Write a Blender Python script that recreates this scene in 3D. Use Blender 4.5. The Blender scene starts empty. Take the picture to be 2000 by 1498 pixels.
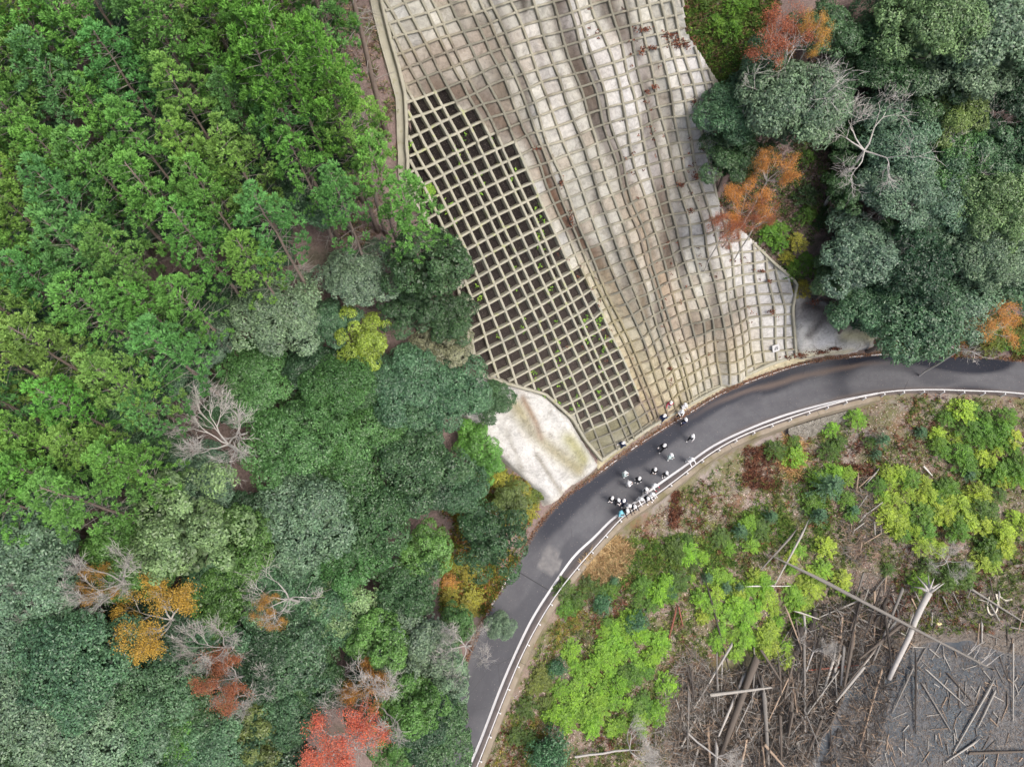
import bpy, math, random
import numpy as np
from mathutils import Vector
R = math.radians
scene = bpy.context.scene
COL = scene.collection
# ------------------------------------------------------------------ camera, sky, sun, exposure
CAM_Z = 66.0; FOC = 1388.0; TILT = R(20.0)
cd = bpy.data.cameras.new("camera"); cam = bpy.data.objects.new("camera", cd); COL.objects.link(cam)
cam.location = (0, 0, CAM_Z); cam.rotation_euler = (TILT, 0, 0)
cd.sensor_width = 36.0; cd.lens = 36.0*FOC/2000.0; cd.clip_start = 0.5; cd.clip_end = 3000
scene.camera = cam
SUN_EL, SUN_AZ = R(60), R(125)      # azimuth from +Y, clockwise
world = bpy.data.worlds.new("World"); scene.world = world; world.use_nodes = True
wn = world.node_tree.nodes; wl = world.node_tree.links
sky = wn.new('ShaderNodeTexSky'); sky.sky_type = 'NISHITA'; sky.sun_disc = False
sky.sun_elevation = SUN_EL; sky.sun_rotation = SUN_AZ; sky.air_density = 1.0; sky.dust_density = 6.0; sky.ozone_density = 1.0
wl.new(sky.outputs[0], wn['Background'].inputs[0]); wn['Background'].inputs[1].default_value = 0.15
sd = bpy.data.lights.new("sun", 'SUN'); sun = bpy.data.objects.new("sun", sd); COL.objects.link(sun)
sd.energy = 1.5; sd.angle = R(24); sd.color = (1.0, 0.965, 0.92)
sdir = Vector((math.sin(SUN_AZ)*math.cos(SUN_EL), math.cos(SUN_AZ)*math.cos(SUN_EL), math.sin(SUN_EL)))
sun.rotation_euler = sdir.to_track_quat('Z', 'Y').to_euler(); sun.location = (0, 0, 100)
scene.view_settings.view_transform = 'Standard'; scene.view_settings.look = 'None'
scene.view_settings.gamma = 1.0; scene.view_settings.exposure = 0.42

# ------------------------------------------------------------------ small tools
def srgb(r, g, b, k=1.0):
    f = lambda c: (c/255/12.92 if c/255 <= .04045 else ((c/255+.055)/1.055)**2.4)*k
    return (f(r), f(g), f(b))
def tag(o, label=None, cat=None, group=None, kind=None):
    if label: o['label'] = label
    if cat: o['category'] = cat
    if group: o['group'] = group
    if kind: o['kind'] = kind
    return o
def empty(name, loc, label=None, cat=None, group=None, rz=0):
    o = bpy.data.objects.new(name, None); COL.objects.link(o); o.location = loc; o.rotation_euler = (0, 0, rz)
    o.empty_display_size = .3
    return tag(o, label, cat, group)
def mesh(name, verts, faces, mats=(), midx=None, smooth=False, attrs=None, facelen=None):
    """verts (N,3); faces (M,k) array or list of lists"""
    me = bpy.data.meshes.new(name)
    verts = np.asarray(verts, dtype=np.float64)
    if isinstance(faces, np.ndarray) and faces.ndim == 2:
        M, k = faces.shape
        me.vertices.add(len(verts)); me.vertices.foreach_set('co', verts.ravel())
        me.loops.add(M*k); me.loops.foreach_set('vertex_index', faces.ravel().astype(np.int32))
        me.polygons.add(M); me.polygons.foreach_set('loop_start', np.arange(0, M*k, k, dtype=np.int32))
        me.polygons.foreach_set('loop_total', np.full(M, k, dtype=np.int32))
    else:
        me.from_pydata([tuple(v) for v in verts], [], [tuple(int(i) for i in f) for f in faces])
    for m in mats: me.materials.append(m)
    if midx is not None: me.polygons.foreach_set('material_index', np.asarray(midx, dtype=np.int32))
    me.polygons.foreach_set('use_smooth', np.full(len(me.polygons), smooth))
    me.update(calc_edges=True)
    for an, (dom, dt, arr) in (attrs or {}).items():
        a = me.attributes.new(an, dt, dom)
        arr = np.asarray(arr, dtype=np.float32)
        if dt == 'FLOAT_COLOR':
            if arr.shape[1] == 3: arr = np.hstack([arr, np.ones((len(arr), 1), np.float32)])
            a.data.foreach_set('color', arr.ravel())
        else: a.data.foreach_set('value', arr.ravel())
    me.validate(clean_customdata=False)
    return me
def link(name, me, parent=None, loc=None, color=None):
    o = bpy.data.objects.new(name, me); COL.objects.link(o)
    if parent: o.parent = parent
    if loc is not None: o.location = loc
    if color is not None: o.color = (*color[:3], 1)
    return o
def copy_tree(o, parent=None):
    c = o.copy(); COL.objects.link(c)
    if parent: c.parent = parent
    for ch in list(o.children): copy_tree(ch, c)
    return c

# value noise
def _h(ix, iy, seed):
    n = (ix.astype(np.int64)*374761393 + iy.astype(np.int64)*668265263 + seed*1274126177) & 0x7fffffff
    n = ((n ^ (n >> 13))*1274126177) & 0x7fffffff
    return ((n ^ (n >> 16)) & 0xffff)/65535.0
def vn(x, y, seed=0):
    x = np.asarray(x, float); y = np.asarray(y, float)
    ix = np.floor(x); iy = np.floor(y); fx = x-ix; fy = y-iy
    fx = fx*fx*(3-2*fx); fy = fy*fy*(3-2*fy)
    a = _h(ix, iy, seed); b = _h(ix+1, iy, seed); c = _h(ix, iy+1, seed); d = _h(ix+1, iy+1, seed)
    return (a*(1-fx)+b*fx)*(1-fy)+(c*(1-fx)+d*fx)*fy
def fbm(x, y, seed=0, oct=3):
    s = 0; a = .5; t = 0
    for i in range(oct):
        s = s+a*vn(x*2**i, y*2**i, seed+i*17); t += a; a *= .5
    return s/t*2-1
def sstep(a, b, x):
    t = np.clip((x-a)/(b-a), 0, 1); return t*t*(3-2*t)
def inpoly(px, py, poly):
    px = np.asarray(px, float); py = np.asarray(py, float); ins = np.zeros(px.shape, bool)
    n = len(poly)
    for i in range(n):
        x1, y1 = poly[i]; x2, y2 = poly[(i+1) % n]
        if y1 == y2: continue
        c = ((y1 > py) != (y2 > py)) & (px < (x2-x1)*(py-y1)/(y2-y1)+x1)
        ins ^= c
    return ins
def to_px(P):
    x, y, z = P[..., 0], P[..., 1], P[..., 2]-CAM_Z; dep = y*math.sin(TILT)-z*math.cos(TILT); upc = y*math.cos(TILT)+z*math.sin(TILT)
    return 1000+FOC*x/dep, 749-FOC*upc/dep
def smooth_line(P, n=12):
    P = [np.array(p, float) for p in P]; P = [2*P[0]-P[1]]+P+[2*P[-1]-P[-2]]
    out = []
    for i in range(1, len(P)-2):
        for k in range(n):
            t = k/n
            out.append(.5*((2*P[i])+(-P[i-1]+P[i+1])*t+(2*P[i-1]-5*P[i]+4*P[i+1]-P[i+2])*t*t+(-P[i-1]+3*P[i]-3*P[i+1]+P[i+2])*t**3))
    out.append(P[-2]); return np.array(out)
def resample(P, step):
    seg = np.linalg.norm(np.diff(P, axis=0), axis=1); s = np.concatenate([[0], np.cumsum(seg)])
    n = max(2, int(round(s[-1]/step))+1); t = np.linspace(0, s[-1], n)
    return np.stack([np.interp(t, s, P[:, k]) for k in range(P.shape[1])], 1)

# pixel of the 2000 px photograph -> ray from the camera
ct, st = math.cos(TILT), math.sin(TILT)
def ray(px, py):
    px = np.asarray(px, float); py = np.asarray(py, float)
    dx = (px-1000)/FOC; dy = (749-py)/FOC
    return np.stack([dx, dy*ct+st, -ct+dy*st], -1)
def at_z(px, py, z=0.0):
    d = ray(px, py); t = (z-CAM_Z)/d[..., 2]
    return np.stack([d[..., 0]*t, d[..., 1]*t, np.full(t.shape, z)], -1)

# ------------------------------------------------------------------ road edges (traced, lying on the road plane z = 0)
INNER = [(700, 1850), (780, 1660), (840, 1498), (890, 1350), (947, 1202), (996, 1118), (1042, 1041), (1087, 985), (1170, 921), (1239, 871), (1343, 806),
         (1419, 762), (1525, 722), (1600, 703), (1660, 695), (1735, 690), (1825, 690), (1920, 696), (2000, 705), (2250, 740), (2500, 790)]
WLINE = [(770, 1850), (845, 1660), (916, 1498), (940, 1442), (979, 1340), (1009, 1271), (1038, 1211), (1071, 1158), (1119, 1089), (1160, 1050), (1196, 1014),
         (1236, 985), (1278, 952), (1342, 907), (1390, 873), (1450, 843), (1530, 812), (1620, 787), (1715, 768)]
RAIL = [(790, 1850), (862, 1660), (931, 1498), (952, 1445), (985, 1361), (1015, 1289), (1050, 1220), (1089, 1158), (1134, 1101), (1179, 1050), (1212, 1014),
        (1232, 998), (1280, 967), (1319, 938), (1389, 885), (1450, 851), (1530, 820), (1620, 791), (1717, 767.5), (1800, 761), (1900, 763), (2000, 769), (2250, 800), (2500, 845)]
def world_line(P, z, step=.8):
    P = np.array(P, float); return resample(smooth_line(list(at_z(P[:, 0], P[:, 1], z)[:, :2])), step)
inner = world_line(INNER, 0); wline = world_line(WLINE, 0); rail = world_line(RAIL, .78)
def polar(line, x, y):
    """signed distance (positive on the left of the line's direction) and arc length"""
    x = np.asarray(x, float); y = np.asarray(y, float); shp = x.shape; x = x.ravel(); y = y.ravel()
    a = line[:-1]; b = line[1:]; ab = b-a; L2 = (ab**2).sum(1); cum = np.concatenate([[0], np.cumsum(np.sqrt(L2))])
    D = np.empty(len(x)); S = np.empty(len(x))
    for i in range(0, len(x), 20000):
        px = x[i:i+20000, None]; py = y[i:i+20000, None]
        t = np.clip(((px-a[:, 0])*ab[:, 0]+(py-a[:, 1])*ab[:, 1])/L2, 0, 1)
        dx = px-(a[:, 0]+t*ab[:, 0]); dy = py-(a[:, 1]+t*ab[:, 1]); d2 = dx*dx+dy*dy
        j = d2.argmin(1); k = np.arange(len(j)); sg = ab[j, 0]*dy[k, j]-ab[j, 1]*dx[k, j]
        D[i:i+20000] = np.sqrt(d2[k, j])*np.where(sg >= 0, 1, -1); S[i:i+20000] = cum[j]+t[k, j]*np.sqrt(L2[j])
    return D.reshape(shp), S.reshape(shp)
def off_line(line, d):
    t = np.gradient(line, axis=0); t /= np.linalg.norm(t, axis=1)[:, None]
    return line+np.stack([-t[:, 1], t[:, 0]], 1)*d
walltop = off_line(rail, -.12)          # outer face of the road edge beam is .42 m beyond this
_w = lambda p: at_z(p[0], p[1], 0)
sL = float(polar(inner, *_w((1168, 922))[:2])[1]); sR = float(polar(inner, *_w((1552, 715))[:2])[1])
sW = float(polar(rail, *_w((1716, 768))[:2])[1])
WATER = -9.3
def wall_h(s): return 1.75*(1-sstep(sW-6, sW+1, s))+.12
def height(x, y, rough=True):
    dA, sA = polar(inner, x, y); dB, sB = polar(walltop, x, y); dB = -dB
    k = .5+.5*sstep(sL-14, sL-1, sA)-.3*sstep(sR+.5, sR+9, sA)
    t = np.maximum(dA-.5, 0)
    up = k*(t-.45*np.maximum(t-33, 0)*1.0)+.0
    up = up*1.0
    nz = fbm(x*.11, y*.11, 5, 3)*1.1*sstep(0, 8, t)*(1-.7*sstep(sL-4, sL, sA)*(1-sstep(sR, sR+4, sA)))
    up = np.maximum(up+nz, .02*t)
    e = np.maximum(dB-.25, 0)
    wh_ = wall_h(sB); wh_ = wh_+(1.2-wh_)*sstep(1.5, 9, e)
    dn = -wh_*sstep(.05, .5, dB)-.36*np.minimum(e, 60)
    dn = dn+fbm(x*.16+7, y*.16, 9, 3)*.55*sstep(.5, 4, e)+fbm(x*.7, y*.7, 19, 2)*.12*sstep(.5, 2, e)
    bed = WATER-.55+fbm(x*.22, y*.22, 31, 3)*.55
    dn = np.maximum(dn, bed)
    z = np.where(dA > 0, up, np.where(dB > 0, dn, -.07))
    return z
_cx0, _cy0, _cs = -78.0, -34.0, .22
_CX, _CY = np.meshgrid(np.arange(_cx0, 84, _cs), np.arange(_cy0, 104, _cs)); _CH = height(_CX, _CY); _ch, _cw = _CH.shape
def hfast(x, y):
    fx = np.clip((np.asarray(x, float)-_cx0)/_cs, 0, _cw-1.001); fy = np.clip((np.asarray(y, float)-_cy0)/_cs, 0, _ch-1.001)
    ix = fx.astype(int); iy = fy.astype(int); fx = fx-ix; fy = fy-iy
    return (_CH[iy, ix]*(1-fx)+_CH[iy, ix+1]*fx)*(1-fy)+(_CH[iy+1, ix]*(1-fx)+_CH[iy+1, ix+1]*fx)*fy
def hit(px, py, h=0.0, t0=30.0, t1=150.0, n=150):
    """where the pixel's ray meets the terrain raised by h"""
    d = ray(px, py); d = d/np.linalg.norm(d, axis=-1)[..., None]; shp = d.shape[:-1]; d = d.reshape(-1, 3)
    h = np.broadcast_to(h, shp).ravel().astype(float)
    N = len(d); lo = np.full(N, t0); done = np.zeros(N, bool); step = (t1-t0)/n; t = np.full(N, float(t0))
    for _ in range(n):
        idx = np.where(~done)[0]
        if not len(idx): break
        P = d[idx]*(t[idx, None]+step); g = hfast(P[:, 0], P[:, 1])+h[idx]; under = CAM_Z+P[:, 2] < g
        done[idx[under]] = True; t[idx[~under]] += step
    a = t.copy(); b = t+step
    for _ in range(12):
        m = (a+b)/2; P = d*m[:, None]; g = hfast(P[:, 0], P[:, 1])+h; u = CAM_Z+P[:, 2] < g
        b = np.where(u, m, b); a = np.where(u, a, m)
    P = d*((a+b)/2)[:, None]; P[:, 2] += CAM_Z
    return P.reshape(shp+(3,))
def ground_n(P):
    e = .35; x, y = P[..., 0], P[..., 1]
    gx = (hfast(x+e, y)-hfast(x-e, y))/(2*e); gy = (hfast(x, y+e)-hfast(x, y-e))/(2*e)
    n = np.stack([-gx, -gy, np.ones_like(gx)], -1); return n/np.linalg.norm(n, axis=-1)[..., None]

# ------------------------------------------------------------------ materials
class NT:
    def __init__(s, name, rough=.8, spec=.3):
        s.m = bpy.data.materials.new(name); s.m.use_nodes = True; s.t = s.m.node_tree; s.n = s.t.nodes; s.l = s.t.links
        s.b = s.n['Principled BSDF']; s.b.inputs['Roughness'].default_value = rough; s.b.inputs['Specular IOR Level'].default_value = spec
        g = s.n.new('ShaderNodeNewGeometry'); s.pos = g.outputs['Position']; s.geo = g
    def noise(s, scale, detail=4, rough=.6, vec=None, dist=0):
        n = s.n.new('ShaderNodeTexNoise'); n.inputs['Scale'].default_value = scale; n.inputs['Detail'].default_value = detail
        n.inputs['Roughness'].default_value = rough; n.inputs['Distortion'].default_value = dist
        s.l.new(vec or s.pos, n.inputs['Vector']); return n.outputs['Fac']
    def ramp(s, f, stops):
        r = s.n.new('ShaderNodeValToRGB'); e = r.color_ramp.elements
        while len(e) < len(stops): e.new(.5)
        for q, (p, c) in zip(e, stops):
            q.position = p; q.color = (*(c if hasattr(c, '__len__') else (c, c, c)), 1)
        s.l.new(f, r.inputs[0]); return r.outputs[0]
    def mix(s, f, a, b, mode='MIX'):
        n = s.n.new('ShaderNodeMix'); n.data_type = 'RGBA'; n.blend_type = mode
        for v, i in ((f, n.inputs[0]), (a, n.inputs[6]), (b, n.inputs[7])):
            if hasattr(v, 'is_linked') or hasattr(v, 'links'): s.l.new(v, i)
            elif hasattr(v, '__len__'): i.default_value = (*v[:3], 1)
            else: i.default_value = v
        return n.outputs[2]
    def math(s, op, a, b=0.0, clamp=False):
        n = s.n.new('ShaderNodeMath'); n.operation = op; n.use_clamp = clamp
        for v, i in ((a, n.inputs[0]), (b, n.inputs[1])):
            if hasattr(v, 'links'): s.l.new(v, i)
            else: i.default_value = v
        return n.outputs[0]
    def attr(s, name, out='Color'):
        a = s.n.new('ShaderNodeAttribute'); a.attribute_name = name; return a.outputs[out]
    def objcol(s): return s.n.new('ShaderNodeObjectInfo').outputs['Color']
    def col(s, c): s.l.new(c, s.b.inputs['Base Color']) if hasattr(c, 'links') else setattr(s.b.inputs['Base Color'], 'default_value', (*c, 1)); return s
    def bump(s, f, strength=.5, dist=.05):
        n = s.n.new('ShaderNodeBump'); n.inputs['Strength'].default_value = strength; n.inputs['Distance'].default_value = dist
        s.l.new(f, n.inputs['Height']); s.l.new(n.outputs[0], s.b.inputs['Normal']); return s
def plain(name, c, rough=.7, var=.12, scale=3.0):
    t = NT(name, rough); t.col(t.mix(t.noise(scale), tuple(x*(1-var) for x in c), tuple(x*(1+var) for x in c))); return t.m
def desat(c, k=.14):
    g = sum(c)/3; return tuple(q*(1-k)+g*k for q in c)
def leafmat(name, rough=.5, spec=.35, transl=.25, hue=(1.25, 1.1, .7), amp=.5):
    """object colour, each leaf a little lighter or darker (attribute tint)"""
    t = NT(name, rough, spec); oc = t.objcol(); ti = t.attr('tint', 'Fac')
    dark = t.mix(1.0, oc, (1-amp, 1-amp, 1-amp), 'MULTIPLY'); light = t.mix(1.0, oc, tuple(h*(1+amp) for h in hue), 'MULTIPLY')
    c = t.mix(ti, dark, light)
    c = t.mix(t.ramp(t.noise(.8, 2), [(.35, .0), (.7, .25)]), c, t.mix(1.0, c, (1.2, 1.08, .8), 'MULTIPLY'))
    t.col(c)
    tr = t.n.new('ShaderNodeBsdfTranslucent'); t.l.new(c, tr.inputs[0]); mx = t.n.new('ShaderNodeMixShader'); mx.inputs[0].default_value = transl
    t.l.new(t.b.outputs[0], mx.inputs[1]); t.l.new(tr.outputs[0], mx.inputs[2]); t.l.new(mx.outputs[0], t.n['Material Output'].inputs[0])
    return t.m
M = {}
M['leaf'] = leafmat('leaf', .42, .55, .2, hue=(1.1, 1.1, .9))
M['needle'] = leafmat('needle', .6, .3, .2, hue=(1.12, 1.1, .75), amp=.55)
M['bush'] = leafmat('bush_leaf', .5, .4, .35, hue=(1.2, 1.1, .6), amp=.4)
M['bark'] = plain('bark', (.17, .14, .12), .9, .3, 6)
M['deadwood'] = plain('bare_branch', (.47, .45, .42), .85, .2, 4)
# ------------------------------------------------------------------ terrain
def axis(lo, a, b, hi, fine):
    o = [lo]; 
    left = []; v = a; s = fine
    while v > lo: left.append(v); s *= 1.25; v -= s
    right = []; v = b; s = fine
    while v < hi: right.append(v); s *= 1.25; v += s
    return np.array([lo]+left[::-1]+list(np.arange(a+fine, b-fine*.5, fine))+right+[hi])
gx = axis(-260, -56, 62, 260, .42); gy = axis(-200, -16, 66, 300, .42)
X, Y = np.meshgrid(gx, gy)
Z = height(X, Y)
V = np.stack([X, Y, Z], -1).reshape(-1, 3)
# wood floor and open ground masks, laid down per vertex
dA, sA = polar(inner, X, Y); dB, sB = polar(walltop, X, Y); dB = -dB
up = sstep(-.2, .4, dA).ravel()
nx, ny = len(gx), len(gy)
I = (np.arange(ny-1)[:, None]*nx+np.arange(nx-1)[None, :]).ravel()
tf = np.stack([I, I+1, I+nx+1, I+nx], 1)
t = NT('ground', .92, .15)
litter = t.mix(t.noise(9, 5, .75), srgb(70, 58, 52), srgb(178, 160, 150))
litter = t.mix(t.ramp(t.noise(28, 2, .6), [(.52, 0), (.62, .55)]), litter, srgb(205, 188, 176))
litter = t.mix(t.ramp(t.noise(.35, 4, .6), [(.45, 0), (.62, .8)]), litter, t.mix(t.noise(5, 3), srgb(60, 78, 38), srgb(110, 125, 60)))
wood = t.mix(t.noise(7, 5, .8), srgb(56, 46, 44), srgb(176, 156, 150))
wood = t.mix(t.ramp(t.noise(.5, 3), [(.5, 0), (.7, .6)]), wood, srgb(52, 66, 42))
gravel = t.mix(t.noise(14, 3, .8), srgb(120, 112, 112), srgb(200, 192, 190))
low = t.mix(t.ramp(t.noise(.28, 4, .62, dist=.4), [(.5, 0), (.62, .75)]), litter, gravel)
low = t.mix(t.ramp(t.noise(.42, 3, .6), [(.54, 0), (.66, .75)]), low, t.mix(t.noise(8, 3, .7), srgb(92, 56, 40), srgb(165, 112, 80)))
low = t.mix(t.ramp(t.noise(.5, 3, .7, dist=.8), [(.46, 0), (.6, .75)]), low, t.mix(t.noise(9, 3), srgb(70, 84, 46), srgb(132, 134, 78)))
low = t.mix(.35, low, srgb(118, 106, 92))
base = t.mix(t.attr('uphill', 'Fac'), low, wood)
mud = t.mix(t.noise(3.5, 6, .75), srgb(74, 68, 62), srgb(142, 134, 124))
mud = t.mix(t.ramp(t.noise(30, 2), [(.58, 0), (.66, .5)]), mud, srgb(180, 174, 168))
base = t.mix(t.attr('mud', 'Fac'), base, mud)
t.col(base); t.bump(t.noise(8, 5, .8), .7, .12)
mudm = (1-sstep(WATER+.6, WATER+3.4, Z+fbm(X*.2, Y*.2, 77, 3)*1.4)).ravel()*(1-up)
gpx, gpy = to_px(V); CRIBP = [(745, -60), (800, 180), (812, 370), (940, 560), (955, 715), (1120, 800), (1172, 872), (1262, 812), (1385, 745), (1496, 690), (1530, 680), (1525, 560), (1430, 460), (1380, 390), (1385, 180), (1300, 60), (1295, -60)]
V[:, 2] -= np.where(inpoly(gpx, gpy, CRIBP), 1.3, 0)
me = mesh('ground', V, tf, [t.m], smooth=True, attrs={'uphill': ('POINT', 'FLOAT', up), 'mud': ('POINT', 'FLOAT', mudm)})
tag(link('ground', me), 'wooded hillside and littered open bank either side of the road', 'ground', kind='structure')
# lake
t = NT('lake', .25, .18)
film = t.ramp(t.noise(.13, 5, .66, dist=.6), [(.41, .1), (.49, .62), (.58, 1)])
film2 = t.ramp(t.noise(1.1, 6, .75, dist=.5), [(.38, 0), (.52, 1)])
fm = t.math('MULTIPLY', film, t.math('ADD', t.math('MULTIPLY', film2, .6), .4))
scum = t.mix(t.noise(3.5, 7, .8), srgb(74, 75, 78), srgb(134, 131, 128))
scum = t.mix(t.ramp(t.noise(24, 2), [(.62, 0), (.7, .4)]), scum, srgb(180, 176, 170))
t.col(t.mix(fm, srgb(44, 62, 75), scum)); t.l.new(t.ramp(fm, [(0, .2), (.5, .75)]), t.b.inputs['Roughness'])
t.bump(t.noise(6, 4, .7), .25, .03)
wp = resample(np.array([[-30., -120], [260, -120]]), 290)
me = mesh('water', [(-60, -160, WATER), (260, -160, WATER), (260, 60, WATER), (-60, 60, WATER)], [(0, 1, 2, 3)], [t.m])
tag(link('lake_water', me), 'murky blue grey lake water filmed with floating scum', 'water', kind='structure')

# ------------------------------------------------------------------ ribbons between two lines
def ribbon(name, A, B, m, z=0.0, nacross=1, sag=None, attrs=None):
    n = len(A); vs = []; 
    for k in range(nacross+1):
        f = k/nacross; P = A*(1-f)+B*f
        vs.append(np.column_stack([P, np.full(n, z)]))
    V = np.concatenate(vs); F = []
    for k in range(nacross):
        a = k*n+np.arange(n-1); F.append(np.stack([a, a+n, a+n+1, a+1], 1))
    return mesh(name, V, np.concatenate(F), [m])
def box_along(path, prof, closed=True, caps=True):
    """path (N,3), prof list of (side, up) in the local frame (side = left of travel, level; up = world z) -> verts, faces"""
    path = np.asarray(path, float); t = np.gradient(path, axis=0); t[:, 2] = 0; t /= np.linalg.norm(t, axis=1)[:, None]
    s = np.stack([-t[:, 1], t[:, 0], np.zeros(len(t))], 1); k = len(prof); V = []
    for a, b in prof: V.append(path+s*a+np.array([0, 0, 1.])*b)
    V = np.stack(V, 1).reshape(-1, 3); F = []
    N = len(path)
    for i in range(N-1):
        for j in range(k if closed else k-1):
            j2 = (j+1) % k; F.append((i*k+j, i*k+j2, (i+1)*k+j2, (i+1)*k+j))
    if caps and closed: F.append(tuple(range(k))[::-1]); F.append(tuple((N-1)*k+j for j in range(k)))
    return V, F
def z3(P, z): return np.column_stack([P, np.full(len(P), z)])
n = 260
rs = lambda L: np.stack([np.interp(np.linspace(0, 1, n), np.linspace(0, 1, len(L)), L[:, k]) for k in range(2)], 1)
# pair the two edges by nearest point so that the ribbon stays square
wt = resample(walltop, .5); D0, S0 = polar(inner, wt[:, 0], wt[:, 1])
ci = np.concatenate([[0], np.cumsum(np.linalg.norm(np.diff(inner, axis=0), axis=1))])
inn = np.stack([np.interp(S0, ci, inner[:, k]) for k in range(2)], 1)
t = NT('asphalt', .55, .4)
uv = t.attr('across', 'Fac'); al = t.attr('along', 'Fac')
cmb = t.n.new('ShaderNodeCombineXYZ'); t.l.new(t.math('MULTIPLY', uv, 5), cmb.inputs[0]); t.l.new(t.math('MULTIPLY', al, .35), cmb.inputs[1])
stre = t.noise(.55, 4, .6, vec=cmb.outputs[0], dist=.3)
a = t.mix(t.noise(30, 4, .85), srgb(76, 78, 82), srgb(112, 113, 117)); a = t.mix(t.ramp(t.noise(.9, 5, .75), [(.35, .45), (.6, 0)]), a, srgb(70, 71, 79))
a = t.mix(t.ramp(stre, [(.35, 0), (.65, .6)]), a, srgb(74, 74, 80))
a = t.mix(t.attr('wet', 'Fac'), a, srgb(42, 45, 54))
a = t.mix(t.attr('dirt', 'Fac'), a, t.mix(t.noise(20, 3, .8), srgb(84, 72, 66), srgb(132, 118, 108)))
vor = t.n.new('ShaderNodeTexVoronoi'); vor.feature = 'DISTANCE_TO_EDGE'; vor.inputs['Scale'].default_value = .35
nz = t.n.new('ShaderNodeTexNoise'); nz.inputs['Scale'].default_value = 1.6; nz.inputs['Detail'].default_value = 5
ad = t.n.new('ShaderNodeVectorMath'); ad.operation = 'ADD'; t.l.new(t.pos, ad.inputs[0]); t.l.new(nz.outputs['Color'], ad.inputs[1]); t.l.new(ad.outputs[0], vor.inputs['Vector'])
crk = t.ramp(vor.outputs['Distance'], [(.005, .6), (.014, 0)])
a = t.mix(t.math('MULTIPLY', crk, t.ramp(t.noise(.12, 2), [(.54, 0), (.6, 1)])), a, srgb(52, 52, 55))
a = t.mix(t.attr('patch', 'Fac'), a, t.mix(t.noise(2.2, 2, .5), srgb(82, 82, 84), srgb(150, 148, 146)))
a = t.mix(t.ramp(t.noise(9, 1, .5), [(.71, 0), (.73, .5)]), a, srgb(165, 150, 138))
t.col(a); t.l.new(t.math('SUBTRACT', .62, t.math('MULTIPLY', t.attr('wet', 'Fac'), .38)), t.b.inputs['Roughness']); t.bump(t.noise(60, 2), .2, .01)
na = 26; n = len(inn); vs = np.concatenate([z3(inn*(1-k/na)+wt*(k/na), 0) for k in range(na+1)])
acr = np.repeat(np.arange(na+1)/na, n); alo = np.tile(S0, na+1)
F4 = np.concatenate([np.stack([k*n+np.arange(n-1), (k+1)*n+np.arange(n-1), (k+1)*n+np.arange(n-1)+1, k*n+np.arange(n-1)+1], 1) for k in range(na)])
s_at = lambda p: float(polar(inner, *_w(p)[:2])[1])
sa, sb, sc = s_at((1150, 945)), s_at((1600, 705)), s_at((1050, 1090))
nzz = fbm(alo*.3, acr*3, 3, 3)*.14
wet = sstep(.42, .28, acr+nzz)*sstep(sc-1, sc+3, alo)*(1-sstep(sb-6, sb+3, alo))*.9
wet = np.maximum(wet, 1.0*sstep(.3, .45, vn(alo*.12, acr*1.6, 8))*sstep(sb-2, sb+4, alo))
wet = np.maximum(wet, .45*sstep(.55, .8, vn(alo*.2, acr*3, 88)))
dirt = .75*sstep(.09, .0, np.abs(acr+nzz*.5-(.13+.12*sstep(sb-16, sb, alo))))*sstep(sb-18, sb-8, alo)*(1-sstep(sb+2, sb+9, alo))
dirt = np.maximum(dirt, .7*sstep(.08, 0, acr+nzz*.3)); dirt = np.maximum(dirt, .55*sstep(.80, .9, acr+nzz*.3)); dirt = np.maximum(dirt, .6*sstep(.93, .99, acr)*sstep(sW-4, sW, alo))
pc = _w((1072, 1093)); pd = np.hypot((vs[:, 0]-pc[0])/1.25, (vs[:, 1]-pc[1])/1.5)+fbm(vs[:, 0]*1.2, vs[:, 1]*1.2, 4, 2)*.3
patch = sstep(.78, .66, pd)*(.55+.45*vn(vs[:, 0]*1.5, vs[:, 1]*1.5, 55))
me = mesh('road', vs, F4[:, ::-1], [t.m], attrs={k: ('POINT', 'FLOAT', v) for k, v in dict(across=acr, along=alo, wet=wet, dirt=dirt, patch=patch).items()})
tag(link('road', me), 'narrow damp asphalt road curving along the foot of the slope', 'road', kind='structure')
white = plain('road_paint', srgb(232, 232, 232, .85), .6, .1, 7)
def line_strip(name, P, w, label, m=white, z=.006):
    me = ribbon(name, off_line(P, w/2), off_line(P, -w/2), m, z); return tag(link(name, me), label, 'road marking', kind='structure')
line_strip('edge_line', resample(wline, .5), .2, 'solid white line along the outer edge of the road')
il = resample(off_line(inner, -.12), .25); D_, Sx = polar(inner, il[:, 0], il[:, 1])
for k, (p, q, w) in enumerate([((947, 1202), (1000, 1112), .16), ((1165, 925), (1206, 893), .07), ((1225, 880), (1245, 866), .1), ((1250, 862), (1335, 812), .05), ((1345, 806), (1420, 762), .07), ((1450, 747), (1590, 703), .06), ((1655, 697), (1690, 693), .14), ((1700, 691), (1735, 690), .14), ((1830, 690), (1945, 697), .12)]):
    m_ = (Sx > s_at(p)) & (Sx < s_at(q))
    if m_.sum() > 2: line_strip('edge_line', il[m_], w, 'worn white line along the inner edge of the road')
# saw-cut joint across the road
j0, j1 = _w((1005, 1112))[:2], _w((1073, 1153))[:2]
line_strip('road_joint', resample(np.array([j0, j1]), .3), .09, 'dark sealed joint across the asphalt', plain('bitumen', (.04, .04, .045), .5), .005)

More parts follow.
